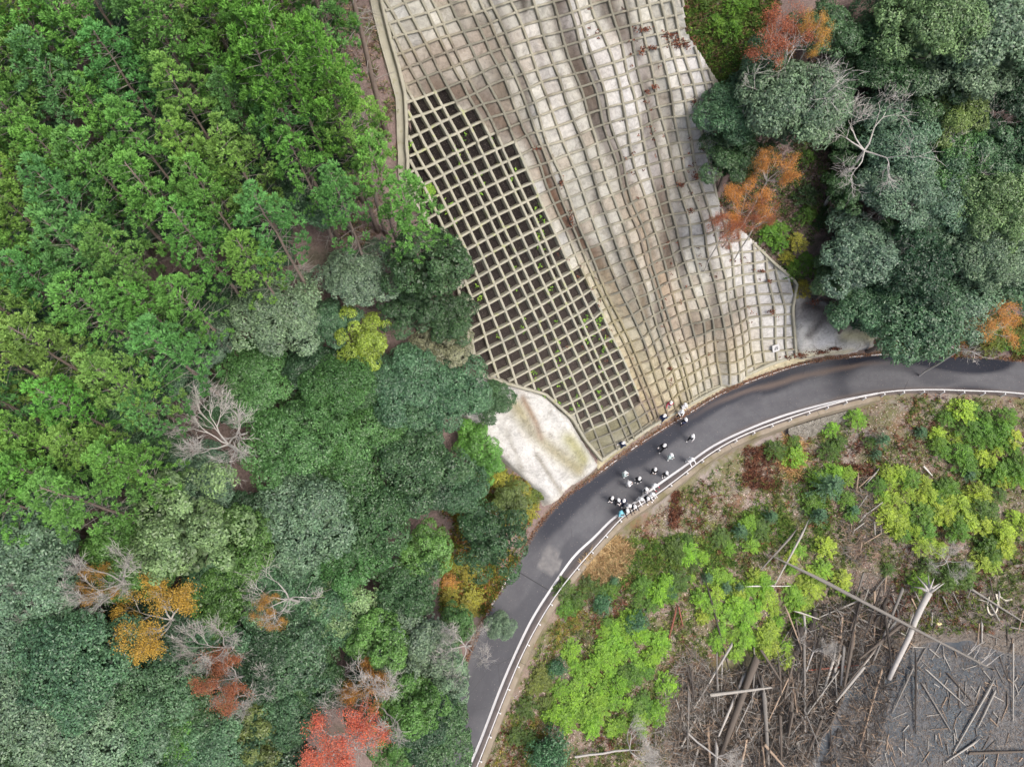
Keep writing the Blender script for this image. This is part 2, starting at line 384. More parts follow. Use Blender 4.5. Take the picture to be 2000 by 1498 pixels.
# ------------------------------------------------------------------ edge wall, stone facing, guard rail
t = NT('wall_concrete', .9, .2)
c = t.mix(t.noise(1.2, 5, .7), srgb(120, 108, 94), srgb(172, 162, 146)); c = t.mix(t.ramp(t.noise(.4, 4, .6), [(.5, 0), (.68, .7)]), c, srgb(104, 100, 62))
t.col(c).bump(t.noise(20, 4), .3, .02); M['wall'] = t.m
base0 = empty('road_edge_wall', (*wt[len(wt)//2], 0), 'long stained concrete wall carrying the outer edge of the road', 'wall')
def child(name, me, par, color=None, loc=None):
    o = link(name, me, par); o.matrix_parent_inverse.identity()
    o.location = (0, 0, 0) if loc is None else loc
    o.location = Vector(o.location)-par.location if loc is None else loc
    if color is not None: o.color = (*color, 1)
    return o
Dw, Sw = polar(rail, wt[:, 0], wt[:, 1])
keep = (Sw < sW+.3); wp = wt[keep]; wh = wall_h(Sw[keep])+.5
V, F = [], []
nseg = len(wp); prof = np.array([(.0, .0), (-.42, .0), (-.44, -.28), (-.56, -1.0)])
tt = np.gradient(wp, axis=0); tt /= np.linalg.norm(tt, axis=1)[:, None]; sd_ = np.stack([-tt[:, 1], tt[:, 0]], 1)
Vw = np.zeros((nseg, 5, 3))
for j, (a, b) in enumerate([(.0, .012), (-.40, .012), (-.42, -.03), (-.55, -1), (0, -1)]):
    Vw[:, j, :2] = wp+sd_*a; Vw[:, j, 2] = b if b > -1 else -wh
me = []; Fw = []
for i in range(nseg-1):
    for j in range(4): Fw.append((i*5+j, i*5+j+1, (i+1)*5+j+1, (i+1)*5+j))
child('wall_body', mesh('wall_body', Vw.reshape(-1, 3), Fw, [M['wall']]), base0)
dark = plain('joint_dark', (.07, .065, .06), .9)
for q in np.arange(6, nseg-4, 19):
    p = wp[q]; d = sd_[q]; tq = tt[q]; v = []
    for (a, z) in ((-.01, .022), (-.425, .022), (-.445, -.03), (-.565, -wh[q])):
        for w in (-.018, .018): v.append((*(p+d*a+tq*w), z))
    child('joint', mesh('joint', v, [(0, 2, 3, 1), (2, 4, 5, 3), (4, 6, 7, 5)], [dark]), base0)
# stone masonry under the wall
t = NT('masonry', .9, .2); v = t.n.new('ShaderNodeTexVoronoi'); v.inputs['Scale'].default_value = 4.6; t.l.new(t.pos, v.inputs['Vector'])
v2 = t.n.new('ShaderNodeTexVoronoi'); v2.feature = 'DISTANCE_TO_EDGE'; v2.inputs['Scale'].default_value = 4.6; t.l.new(t.pos, v2.inputs['Vector'])
c = t.mix(t.ramp(v2.outputs['Distance'], [(.03, 1), (.09, 0)]), t.mix(t.ramp(v.outputs['Color'], [(0, .0), (1, 1.)]), srgb(92, 88, 80), srgb(140, 136, 126)), srgb(160, 156, 148))
t.col(c).bump(t.ramp(v2.outputs['Distance'], [(0, 0), (.15, 1)]), .8, .06)
s0_, s1_ = [float(polar(rail, *_w(p)[:2])[1]) for p in ((1535, 820), (1712, 770))]
mk = (Sw > s0_) & (Sw < s1_); mp = wt[mk]; md = np.gradient(mp, axis=0); md /= np.linalg.norm(md, axis=1)[:, None]; md = np.stack([-md[:, 1], md[:, 0]], 1)
fr = np.linspace(0, 1, len(mp)); ext = .5+2.3*np.sin(np.clip(fr*1.1, 0, 1)*math.pi)**.6
rows = 8; Vm = np.zeros((rows+1, len(mp), 3))
for r_ in range(rows+1):
    q = r_/rows; Vm[r_, :, :2] = mp-md*(.57+ext*q*.75)[:, None]; Vm[r_, :, 2] = -.95-ext*q*.9+fbm(mp[:, 0]*2, mp[:, 1]*2+r_, 2, 2)*.05
a = np.arange(len(mp)-1); Fm = np.concatenate([np.stack([r_*len(mp)+a, r_*len(mp)+a+1, (r_+1)*len(mp)+a+1, (r_+1)*len(mp)+a], 1) for r_ in range(rows)])
me = mesh('stone_facing', Vm.reshape(-1, 3), Fm[:, ::-1], [t.m], smooth=True)
child('stone_facing', me, base0)
# guard rail
wm = plain('white_enamel', srgb(240, 240, 240, .9), .35, .05, 4)
gr = empty('guard_rail', (*rail[len(rail)//2], 0), 'white steel guard rail along the outer edge of the road', 'guard rail')
rl = resample(rail, .5)
V, F = box_along(z3(rl, .78), [(.05, -.17), (.05, -.1), (.015, -.06), (.05, 0), (.05, .02), (.0, .05), (-.03, .02), (-.03, -.17)])
child('rail', mesh('rail', V, F, [wm]), gr)
def tube(path, rad, k=8, cap=True):
    path = np.asarray(path, float); N = len(path); rad = np.broadcast_to(rad, (N,)); t = np.gradient(path, axis=0); t /= np.linalg.norm(t, axis=1)[:, None]+1e-9
    ref = np.array([0, 0, 1.]) if abs(t[:, 2]).mean() < .8 else np.array([1., 0, 0]); a = np.cross(t, ref); a /= np.linalg.norm(a, axis=1)[:, None]+1e-9; b = np.cross(t, a)
    ang = np.arange(k)/k*2*math.pi; V = (path[:, None]+rad[:, None, None]*(np.cos(ang)[None, :, None]*a[:, None]+np.sin(ang)[None, :, None]*b[:, None])).reshape(-1, 3)
    i = (np.arange(N-1)[:, None]*k+np.arange(k)).ravel(); j = (np.arange(N-1)[:, None]*k+(np.arange(k)+1) % k).ravel()
    F = [tuple(f) for f in np.stack([i, j, j+k, i+k], 1)]
    if cap: F += [tuple(range(k))[::-1], tuple((N-1)*k+q for q in range(k))]
    return V, F
def join(parts):
    V, F, o = [], [], 0
    for v, f in parts:
        V.append(np.asarray(v, float)); F += [tuple(i+o for i in q) for q in f]; o += len(v)
    return np.concatenate(V), F
pv, pf = join([tube([(0, 0, -.15), (0, 0, .3), (0, 0, .74)], .057, 10), tube([(0, 0, .70), (.16, 0, .70)], .03, 6)])
pm = mesh('post', pv, pf, [wm], smooth=False)
rp = resample(rail, 1.95); tq = np.gradient(rp, axis=0)
for p, q in zip(rp, tq):
    q = q/np.linalg.norm(q); o = link('post', pm, gr); o.location = Vector((*(p+np.array([q[1], -q[0]])*.2), 0))-gr.location; o.rotation_euler = (0, 0, math.atan2(q[1], q[0])+math.pi/2)

# ------------------------------------------------------------------ the sprayed concrete grid on the cut slope
W_ = {-1: 1, 0: .65, 1: .5, 2: 1, 3: 1.1, 4: 1.1, 5: .95, 6: .6, 7: 1.2, -3: .55, -6: .75, 17: .75, 18: .75}
def ucol(c):
    c = float(c); b = math.floor(c); u = 0
    if b >= 0:
        for k in range(0, b): u += W_.get(k, 1)
    else:
        for k in range(b, 0): u -= W_.get(k, 1)
    return u+(c-b)*W_.get(b, 1)
CP = [(0, 0, 1265, 824), (0, 4, 1227, 739), (0, 7, 1198.5, 674.5), (0, 10, 1172.4, 609.4), (0, 12, 1153.7, 564), (0, 14, 1132.4, 518), (0, 15, 1121.3, 495), (0, 16, 1111.5, 469),
 (0, 18, 1092.8, 417), (0, 21, 1054, 344), (-1, 14, 1111, 528), (-1, 16, 1089, 481), (-1, 18, 1068, 429), (-1, 20, 1044, 380), (-1, 21, 1032, 354), (-1, 23, 1008, 303), (-1, 24, 998, 277),
 (-1, 25, 985, 252), (-1, 26, 975, 226.5), (-1, 27, 958, 199), (-1, 28, 945, 172), (-1, 29, 931, 144.7), (-1, 30, 918.4, 121), (-1, 31, 907, 93.6), (-1, 32, 897, 64.7), (-1, 33, 886, 36.6), (-1, 34, 875, 10),
 (3.25, 15, 1185.6, 466), (3.25, 16, 1178, 445), (3.25, 18, 1163, 392.6), (3.25, 21, 1137, 314), (3.25, 22, 1129, 287), (3.25, 25, 1106, 204), (3.25, 28, 1077, 126), (3.25, 31, 1048, 38),
 (7.1, 15, 1263, 438), (11.1, 15, 1354, 410), (13.1, 15, 1398, 396), (11.1, 28, 1277, 69), (8.1, 28, 1203, 91), (11.1, 30, 1261, 10), (11.1, 24, 1292, 176), (11.1, 20, 1320, 278), (11.1, 18, 1334, 335),
 (17.6, 3, 1543, 655), (17.6, 5, 1540, 611), (17.6, 8, 1548, 553), (8.1, 12, 1300, 491), (8.1, 11, 1306, 515), (8.1, 8, 1328, 593), (8.1, 4, 1352, 676), (8.1, 1, 1372, 739), (8.1, 15, 1285, 428),
 (-2, 22, 1000, 339), (-3.55, 22, 960, 357), (-4.55, 22, 937, 367), (-7.55, 22, 868, 402), (-6, 32, 778, 106), (-7, 28, 812, 228), (-5.55, 13, 1026, 607), (-7.55, 13, 983, 631.5), (-6, 7, 1074, 748), (-5, 3, 1132, 817), (0, 2, 1246, 781),
 (13.1, 10, 1432, 503), (13.1, 5, 1450, 625), (-10, 13, 932, 660)]
CP = np.array(CP)
def basis(u, r):
    u = np.asarray(u, float)/10; r = (np.asarray(r, float)-15)/15
    return np.stack([np.ones_like(u), u, r, u*u, u*r, r*r, u**3, u*u*r, u*r*r, r**3, u**2*r**2, u**3*r, u*r**3, r**4], -1)
cx = np.linalg.lstsq(basis(CP[:, 0], CP[:, 1]), CP[:, 2], rcond=None)[0]; cy = np.linalg.lstsq(basis(CP[:, 0], CP[:, 1]), CP[:, 3], rcond=None)[0]
_r = np.hypot(basis(CP[:, 0], CP[:, 1])@cx-CP[:, 2], basis(CP[:, 0], CP[:, 1])@cy-CP[:, 3]); print('lattice fit rms', (_r**2).mean()**.5, 'max', _r.max())
def lat(u, r):
    u = np.asarray(u, float); r = np.asarray(r, float)
    du = .3*(vn(u*.7+40, r*.35, 61)-.5)+.05*(vn(u*1.6+40, r*.9, 62)-.5); dr = .3*(vn(u*.4+40, r*.6, 63)-.5)+.05*(vn(u*1.1, r*1.6, 64)-.5)
    soft = .18+.82*sstep(-1.5, .5, u+np.where(r > 24, 9, 0)*1.0)
    B = basis(u+du*soft, r+dr*soft); return B@cx, B@cy
def relief(u, r):
    """folds of the slope: runs up the hill, so it varies quickly across and slowly up"""
    amp = .25+.75*sstep(-1.5, 1.5, u+np.where(r > 25, 8, 0))
    return amp*((vn(u*.42+9, r*.16, 71)-.5)*1.1+(vn(u*.9+3, r*.33, 72)-.5)*.45)
def slope_pt(u, r, off):
    px, py = lat(u, r); P = hit(px, py, 0.0, 40, 110, 110); n_ = ground_n(P); return P+n_*(np.asarray(off)+.62+relief(u, r))[..., None]
OUT = [(728, -60), (745, 20), (760, 80), (775, 130), (789, 185), (793, 240), (800, 350), (807, 385), (850, 455), (880, 505), (905, 600), (916, 663), (943, 728), (1010, 750), (1060, 766), (1113, 812), (1137, 852),
       (1168, 893), (1262, 830), (1330, 790), (1385, 760), (1431, 737), (1496, 707), (1547, 691), (1541, 600), (1550, 549), (1510, 515), (1440, 450), (1405, 425), (1393, 390), (1385, 350), (1395, 250), (1404, 180), (1340, 88), (1326, 65), (1312, -60)]
SOIL = [(787, 190), (852, 180), (882, 202), (925, 237), (965, 267), (1000, 277), (1040, 362), (1078, 455), (1098, 505), (1130, 522), (1160, 582), (1200, 672), (1227, 727), (1246, 782), (1195, 812), (1142, 838), (1115, 812),
        (1055, 770), (930, 735), (885, 650), (915, 500), (840, 455), (790, 380)]
CMIN, CMAX, RMIN, RMAX = -14, 19, -4, 38
rngp = np.random.default_rng(7)
# stains: where each is, in photo pixels on the slope, as (path, width, colour, strength)
STAIN = [([(1010, -20), (1020, 60), (1050, 130), (1062, 200)], 5, srgb(92, 82, 72), .8), ([(960, 0), (985, 70), (1010, 160), (1030, 240)], 6, srgb(120, 112, 104), .7), ([(1300, 180), (1310, 300), (1325, 420), (1330, 560)], 7, srgb(130, 124, 116), .7), ([(1230, 60), (1252, 150), (1256, 260), (1275, 330)], 7, srgb(92, 80, 70), .85), ([(1205, 440), (1240, 560), (1262, 660), (1290, 760)], 7, srgb(134, 116, 90), .8), ([(1150, 380), (1190, 480), (1230, 600), (1250, 700)], 6, srgb(104, 96, 88), .8), ([(1360, 420), (1380, 520), (1390, 640)], 8, srgb(140, 132, 120), .7),
 ([(1060, -20), (1085, 80), (1110, 150), (1150, 240), (1178, 300)], 6, srgb(74, 62, 54), .85), ([(1170, 0), (1178, 30), (1200, 70), (1225, 100), (1236, 150), (1250, 190)], 5, srgb(84, 70, 60), .85),
 ([(880, 0), (905, 60), (925, 130), (950, 200)], 7, srgb(134, 130, 124), .7), ([(1135, 60), (1150, 160), (1200, 280), (1245, 400), (1262, 520), (1290, 700)], 6, srgb(124, 120, 116), .75), ([(1215, 0), (1240, 110), (1265, 230), (1300, 380), (1330, 520)], 6, srgb(120, 112, 102), .7), ([(1040, 40), (1075, 130), (1100, 220), (1140, 330), (1180, 450), (1215, 560), (1240, 660)], 6, srgb(128, 124, 120), .75),
 ([(1075, -20), (1095, 60), (1130, 160), (1160, 230), (1190, 300), (1215, 360), (1240, 430), (1270, 520), (1285, 560)], 15, srgb(104, 88, 74), .9),
 ([(1010, 250), (1040, 300), (1060, 345), (1100, 430), (1150, 490), (1190, 560), (1215, 610)], 11, srgb(122, 90, 68), .9),
 ([(1185, 0), (1195, 40), (1225, 90), (1250, 140), (1262, 200), (1275, 280), (1285, 360), (1295, 450), (1300, 520)], 12, srgb(116, 98, 82), .85),
 ([(930, 50), (960, 120), (975, 180)], 18, srgb(120, 106, 88), .7), ([(800, 130), (860, 110), (930, 90)], 40, srgb(156, 142, 126), .8), ([(840, 170), (920, 190), (985, 250)], 24, srgb(140, 120, 102), .85),
 ([(1290, 540), (1292, 600), (1310, 640)], 14, srgb(168, 132, 92), .6), ([(1350, 640), (1400, 632), (1445, 590)], 22, srgb(124, 108, 88), .7),
 ([(1200, 700), (1240, 760), (1290, 800)], 46, srgb(178, 160, 116), .95), ([(1150, 560), (1220, 660), (1300, 740)], 44, srgb(184, 174, 138), .7), ([(1320, 740), (1400, 700), (1500, 690)], 40, srgb(190, 180, 150), .6),
 ([(1330, 660), (1390, 680), (1430, 640)], 34, srgb(170, 154, 128), .6), ([(1180, 870), (1150, 850), (1230, 820)], 26, srgb(150, 146, 104), .8), ([(1230, 380), (1250, 500), (1330, 600)], 26, srgb(186, 168, 140), .55),
 ([(1410, 440), (1470, 520), (1530, 640)], 55, srgb(204, 203, 202), .9), ([(1340, 120), (1380, 250), (1390, 330)], 40, srgb(208, 206, 206), .7), ([(1220, 120), (1210, 250), (1260, 330)], 40, srgb(194, 192, 190), .6),
 ([(1120, 40), (1180, 120), (1230, 220)], 30, srgb(196, 195, 194), .7), ([(1020, 60), (1060, 160), (1090, 260)], 26, srgb(196, 192, 186), .6)]
def segdist(px, py, P):
    P = np.array(P, float); best = np.full(np.shape(px), 1e9)
    for a, b in zip(P[:-1], P[1:]):
        ab = b-a; t = np.clip(((px-a[0])*ab[0]+(py-a[1])*ab[1])/(ab@ab), 0, 1); best = np.minimum(best, np.hypot(px-a[0]-t*ab[0], py-a[1]-t*ab[1]))
    return best
def stain_col(px, py, base):
    c = np.array(base, float)
    for P, w, col, k in STAIN:
        dk = sum(col) < .75; f = (np.exp(-(segdist(px, py, P)/(w*(1.15 if dk else 1)))**2)*min(1, k*(1.2 if dk else 1)))[..., None]; g_ = np.array(col)*(.62 if dk else 1); g_ = g_*.72+g_.mean()*.28; c = c*(1-f)+g_*f
    return c
def panel_mesh():
    CV, CF, CC, SV, SF = [], [], [], [], []
    cells = []
    for c in range(CMIN, CMAX):
        for r in range(RMIN, RMAX):
            x, y = lat(np.array([ucol(c+.5)]), np.array([r+.5]))
            if inpoly(x, y, [(p[0]+(12 if p[0] > 1300 else -12), p[1]+(8 if p[1] > 700 else 0)) for p in OUT])[0]: cells.append((c, r, x[0], y[0]))
    n = 7; q = np.linspace(0, 1, n)
    U = np.array([[[ucol(c+b) for b in q] for a in q] for c, r, _, _ in cells]); RR = np.array([[[r+a for b in q] for a in q] for c, r, _, _ in cells])
    soil = np.array([inpoly(np.array([x]), np.array([y]), SOIL)[0] for _, _, x, y in cells])
    a = np.minimum(np.minimum(q, 1-q)*2, 1)  # belly of each panel
    dish = (a[:, None]*a[None, :])
    U2 = U; PX, PY = lat(U2, RR); base = hit(PX.ravel(), PY.ravel(), 0.0, 40, 110, 110); nn = ground_n(base)
    off = (.62+relief(U2, RR)).ravel()
    rnd = np.array([rngp.random(3) for _ in cells])
    tl = (rnd[:, 0]-.5)[:, None, None]*.10+.05*dish[None]+.05*(vn(U*3, RR*3, 90)-.5)
    # silt line: the low corner of each panel catches dirt, panels are tilted a little
    off = off+(np.where(soil[:, None, None], -.30+.13*(1-q[None, :, None])*0+.12*(vn(U*5, RR*5, 91)-.5)+.0, tl-.06)).ravel()
    P = (base+nn*off[:, None]).reshape(len(cells), n, n, 3)
    inside = inpoly(PX, PY, OUT)
    for ci_, (c, r, x, y) in enumerate(cells):
        o = len(SV)*n*n if soil[ci_] else len(CV)*n*n
        tgtF = SF if soil[ci_] else CF
        for i in range(n-1):
            for j in range(n-1):
                if inside[ci_, i, j] or inside[ci_, i+1, j+1] or inside[ci_, i+1, j] or inside[ci_, i, j+1]: tgtF.append((o+i*n+j, o+i*n+j+1, o+(i+1)*n+j+1, o+(i+1)*n+j))
        if soil[ci_]: SV.append(P[ci_].reshape(-1, 3))
        else:
            CV.append(P[ci_].reshape(-1, 3))
            b0 = np.array(srgb(178, 177, 168))*(.8+.36*rnd[ci_, 0]); 
            if rnd[ci_, 1] < .22: b0 = b0*.5+np.array(srgb(146, 132, 114))*.5
            elif rnd[ci_, 1] > .9: b0 = b0*.6+np.array(srgb(160, 164, 168))*.4
            own = stain_col(np.array([x]), np.array([y]), b0[None])[0]
            if rnd[ci_, 2] < .16: own = own*.66+np.array(srgb(130, 114, 96))*.2
            loc = stain_col(PX[ci_].ravel(), PY[ci_].ravel(), np.repeat(b0[None], n*n, 0))
            CC.append(own[None]*.4+loc*.6)
    return np.concatenate(CV), np.array(CF), np.concatenate(CC), np.concatenate(SV), np.array(SF)
CV, CF, CC, SV, SF = panel_mesh()
t = NT('sprayed_concrete', .93, .15)
c = t.attr('stain'); c = t.mix(1.0, c, t.ramp(t.noise(2.2, 6, .76, dist=.8), [(.25, .5), (.5, .92), (.75, 1.22)]), 'MULTIPLY')
c = t.mix(t.ramp(t.noise(.9, 5, .7, dist=1.2), [(.55, 0), (.72, .55)]), c, t.mix(1.0, c, srgb(168, 160, 146), 'MULTIPLY'))
c = t.mix(t.ramp(t.noise(5, 4, .7), [(.62, 0), (.74, .45)]), c, srgb(110, 92, 76))
t.col(c).bump(t.noise(3.5, 6, .7), .6, .12); M['spray'] = t.m
t = NT('slope_soil', .95, .1)
pz = t.n.new('ShaderNodeSeparateXYZ'); t.l.new(t.pos, pz.inputs[0])
tone = t.ramp(t.math('DIVIDE', pz.outputs[2], 24.), [(.12, 1.), (.75, .0)])
c = t.mix(t.noise(16, 4, .85), srgb(22, 20, 20), srgb(46, 41, 40)); c2 = t.mix(t.noise(18, 4, .85), srgb(30, 26, 25), srgb(100, 91, 86)); c = t.mix(tone, c, c2)
c = t.mix(t.ramp(t.noise(26, 1), [(.66, 0), (.70, .7)]), c, srgb(170, 160, 150))
t.col(c).bump(t.noise(14, 4, .8), .9, .08); M['soil'] = t.m
t = NT('grid_beam', .9, .2)
c = t.mix(t.noise(1.3, 5, .65), srgb(138, 136, 122), srgb(182, 179, 162)); c = t.mix(t.ramp(t.noise(.35, 4), [(.5, 0), (.66, .55)]), c, srgb(138, 138, 128))
c = t.mix(t.ramp(t.noise(1.6, 4, .7), [(.56, 0), (.7, .65)]), c, t.mix(t.attr('moss', 'Fac'), srgb(122, 112, 98), srgb(158, 168, 98)))
c = t.mix(1.0, c, t.attr('stain'), 'MULTIPLY')
t.col(c).bump(t.noise(9, 4), .4, .03); M['beam'] = t.m
crib0 = hit(1300, 500)
crib = empty('slope_grid_wall', tuple(crib0), 'huge sprayed concrete grid of square panels covering the cut slope above the road', 'retaining wall')
child('concrete_panels', mesh('concrete_panels', CV, CF, [M['spray']], smooth=True, attrs={'stain': ('POINT', 'FLOAT_COLOR', CC)}), crib)
child('soil_infill', mesh('soil_infill', SV, SF, [M['soil']], smooth=True), crib)
def beam(name, u, r, w, h, lift=0.0):
    """a raised concrete rib following the slope, cut where it leaves the treated area"""
    px, py = lat(u, r); ins = inpoly(px, py, OUT); P0 = hit(px, py, 0.0, 40, 110, 110); n_ = ground_n(P0)
    cen = P0+n_*(.62+relief(u, r)+lift)[:, None]; t_ = np.gradient(cen, axis=0); t_ /= np.linalg.norm(t_, axis=1)[:, None]; s_ = np.cross(n_, t_)
    soilb = inpoly(px, py, SOIL); ww = np.where(soilb, w*1.06, w)*(1+.18*(vn(u*3, r*3, 95)-.5))
    hh = h*(1+.3*(vn(u*2.2, r*2.2, 96)-.5))
    V, F, ST = [], [], []; prof = [(-.54, -.55), (-.4, .8), (-.2, 1), (.2, 1), (.4, .8), (.54, -.55)]; k = len(prof); idx = -1; prev = False
    own = stain_col(px, py, np.ones((len(px), 3))*.56); own = np.where(soilb[:, None], 1.02, own/.56*.9)
    for i in range(len(u)):
        if ins[i]:
            for a, b in prof: V.append(cen[i]+s_[i]*a*ww[i]+n_[i]*(b*hh[i] if b > 0 else b)); ST.append(np.clip(own[i], .55, 1.12))
            if prev:
                o = (idx)*k
                for j in range(k-1): F.append((o+j, o+j+1, o+k+j+1, o+k+j))
            idx += 1; prev = True
        else: prev = False
    if len(F) < 6: return
    ms = np.repeat(soilb[ins].astype(float), k)
    child(name, mesh(name, V, np.array(F), [M['beam']], smooth=False, attrs={'stain': ('POINT', 'FLOAT_COLOR', np.array(ST)), 'moss': ('POINT', 'FLOAT', ms)}), crib)
rr = np.arange(RMIN, RMAX, .2)
for c_ in range(CMIN, CMAX): beam('upright_rib', np.full(len(rr), ucol(c_)), rr, .225, .17, .012)
uu = np.array([ucol(c_) for c_ in np.arange(CMIN, CMAX, .2)])
for r_ in range(RMIN, RMAX): beam('level_rib', uu, np.full(len(uu), float(r_)), .2, .15)
# border kerb round the grid and the plain sprayed skirt beyond it
def border(name, P, w, h, m, par, offs=.62, lift=0.0):
    P = np.array(P, float); P = resample(P, 9); G = hit(P[:, 0], P[:, 1], 0.0, 40, 110, 110); n_ = ground_n(G); t_ = np.gradient(G, axis=0); t_ /= np.linalg.norm(t_, axis=1)[:, None]; s_ = np.cross(n_, t_)
    V, F = [], []; prof = [(-.6, -1.5), (-.5, .7), (-.3, 1), (.3, 1), (.5, .7), (.6, -1.5)]; k = 6
    for i in range(len(P)):
        for a, b in prof: V.append(G[i]+s_[i]*a*w+n_[i]*(offs+lift+(b*h if b > 0 else b)))
        if i:
            for j in range(k-1): F.append(((i-1)*k+j, (i-1)*k+j+1, i*k+j+1, i*k+j))
    o = child(name, mesh(name, V, np.array(F), [m], attrs={'stain': ('POINT', 'FLOAT_COLOR', np.ones((len(V), 3))), 'moss': ('POINT', 'FLOAT', np.full(len(V), .3))}), par); return o
border('border_kerb', [(p[0]-2, p[1]) for p in OUT[:17]]+[(1170, 895)], .24, .16, M['beam'], crib)
border('border_kerb', [(1548, 694)]+[(p[0], p[1]) for p in OUT[24:]], .24, .18, M['beam'], crib)
border('border_kerb', [(1168, 893), (1262, 830), (1330, 790), (1385, 760), (1431, 737), (1496, 707), (1549, 690)], .3, .18, M['beam'], crib)

def sheet(name, poly, m, par, off, amp, step=5, seed=0, stain=None, sc=.35, label=None):
    """a sprayed concrete sheet over the terrain inside a traced outline"""
    P = np.array(poly, float); x0, y0 = P.min(0)-step; x1, y1 = P.max(0)+step
    gx_ = np.arange(x0, x1, step); gy_ = np.arange(y0, y1, step); XX, YY = np.meshgrid(gx_, gy_)
    G = hit(XX.ravel(), YY.ravel(), 0.0, 40, 130, 150); n_ = ground_n(G); ins = inpoly(XX, YY, poly)
    e = np.minimum(segdist(XX.ravel(), YY.ravel(), list(poly)+[poly[0]])/14, 1); ins_r = ins.ravel()
    o = np.where(ins_r, off*sstep(-.15, .6, e)+amp*fbm(G[:, 0]*sc+seed, G[:, 1]*sc, seed, 4)*e, -.35)
    V = G+n_*o[:, None]; nx_ = len(gx_); F = []
    ii, jj = np.meshgrid(np.arange(len(gy_)-1), np.arange(nx_-1), indexing='ij')
    cnt = ins[:-1, :-1].astype(int)+ins[1:, :-1]+ins[:-1, 1:]+ins[1:, 1:]; ok = cnt >= 1; a = (ii*nx_+jj)[ok]
    F = np.stack([a, a+nx_, a+nx_+1, a+1], 1)
    C = np.repeat(np.array([srgb(196, 196, 192)]), len(V), 0)
    for Pp, w, col, k in (stain or []):
        f = (np.exp(-(segdist(XX.ravel(), YY.ravel(), Pp)/w)**2)*k)[:, None]; C = C*(1-f)+np.array(col)*f
    me = mesh(name, V, F, [m], smooth=True, attrs={'stain': ('POINT', 'FLOAT_COLOR', C)})
    if par is None: return link(name, me)
    return child(name, me, par)
sheet('plain_footing', [(1166, 892), (1262, 828), (1330, 788), (1385, 758), (1431, 735), (1496, 705), (1547, 689), (1556, 699), (1600, 696), (1560, 709), (1500, 727), (1419, 757), (1343, 800), (1270, 840), (1200, 891), (1164, 921)], M['spray'], crib, .42, .08, 4, 3,
      [([(1160, 915), (1260, 845), (1340, 800), (1560, 705)], 60, srgb(196, 186, 154), .95), ([(1290, 822), (1320, 805)], 22, srgb(196, 168, 128), .8), ([(1190, 890), (1240, 850)], 12, srgb(150, 146, 108), .6)])
M['border'] = M['beam']
border('skirt', [(724, -40), (736, 20), (752, 85), (768, 140), (782, 190), (785, 240), (790, 350), (797, 390)], .8, .1, M['beam'], crib, .2)
s1 = sheet('sprayed_slope', [(940, 731), (1010, 752), (1058, 768), (1110, 815), (1133, 855), (1168, 908), (1150, 927), (1112, 950), (1086, 972), (1060, 990), (1045, 960), (1010, 925), (985, 905), (960, 880), (930, 850), (880, 790), (900, 745)], M['spray'], None, .75, 1.15, 5, 21,
   [([(1000, 780), (1030, 840), (1080, 880), (1120, 910)], 16, srgb(142, 134, 92), .85), ([(1015, 770), (1040, 820), (1050, 850)], 6, srgb(120, 92, 60), .8), ([(1100, 850), (1130, 890)], 14, srgb(150, 148, 96), .8), ([(960, 750), (1000, 760)], 18, srgb(172, 170, 168), .6), ([(1000, 860), (1060, 930)], 40, srgb(200, 200, 198), .8), ([(1040, 880), (1070, 930), (1090, 960)], 5, srgb(140, 136, 124), .8), ([(985, 830), (1000, 880), (1010, 910)], 6, srgb(160, 158, 150), .7), ([(1060, 985), (1120, 950)], 14, srgb(214, 206, 190), .6)])
tag(s1, 'smooth whitish sprayed concrete slope left of the grid, above the road', 'sprayed slope')
s2 = sheet('sprayed_slope', [(1545, 560), (1562, 572), (1600, 580), (1640, 595), (1700, 615), (1722, 645), (1705, 678), (1660, 690), (1600, 696), (1560, 704), (1551, 690), (1544, 620)], M['spray'], None, .7, .5, 5, 33,
   [([(1560, 600), (1620, 620), (1690, 640)], 30, srgb(108, 105, 104), .9), ([(1570, 590), (1600, 600), (1640, 600)], 12, srgb(66, 60, 58), .9), ([(1570, 650), (1600, 620), (1610, 600)], 7, srgb(80, 76, 74), .8), ([(1630, 660), (1660, 640), (1680, 650)], 7, srgb(96, 92, 88), .8), ([(1590, 668), (1620, 662)], 9, srgb(206, 206, 206), .7), ([(1640, 650), (1690, 655)], 12, srgb(190, 186, 150), .8), ([(1560, 690), (1650, 685)], 10, srgb(200, 192, 160), .8)])
tag(s2, 'grey stained sprayed concrete slope right of the grid, below the trees', 'sprayed slope')
# small square plate fixed in the lower right of the grid, with dark marks
G = hit(1507, 675); n_ = ground_n(G); t_ = ray(1520, 671)-ray(1507, 675); a_ = np.cross(n_, [0, 0, 1.]); a_ = -a_/np.linalg.norm(a_); a_ = a_ if a_[0] > 0 else -a_; b_ = np.cross(n_, a_); b_ = b_ if b_[2] > 0 else -b_
def plate(cx_, cy_, w, h, dz, th=.02):
    o = G+n_*(.74+dz)+a_*cx_+b_*cy_; v = [o+a_*sx*w/2+b_*sy*h/2+n_*sz*th for sz in (0, 1) for sx, sy in ((-1, -1), (1, -1), (1, 1), (-1, 1))]
    return v, [(3, 2, 1, 0), (4, 5, 6, 7), (0, 1, 5, 4), (1, 2, 6, 5), (2, 3, 7, 6), (3, 0, 4, 7)]
pl = child('name_plate', mesh('name_plate', *plate(0, 0, .74, .74, 0, .05), [plain('plate_white', srgb(196, 196, 196), .6)]), crib)
marks = [plate(.03, .13, .28, .04, .055), plate(.02, .04, .38, .04, .055)]
for sx in (-.11, .11):
    marks += [plate(sx, -.045, .14, .03, .055), plate(sx-.04, -.11, .03, .12, .055), plate(sx+.04, -.11, .03, .12, .055), plate(sx, -.1, .08, .02, .055)]
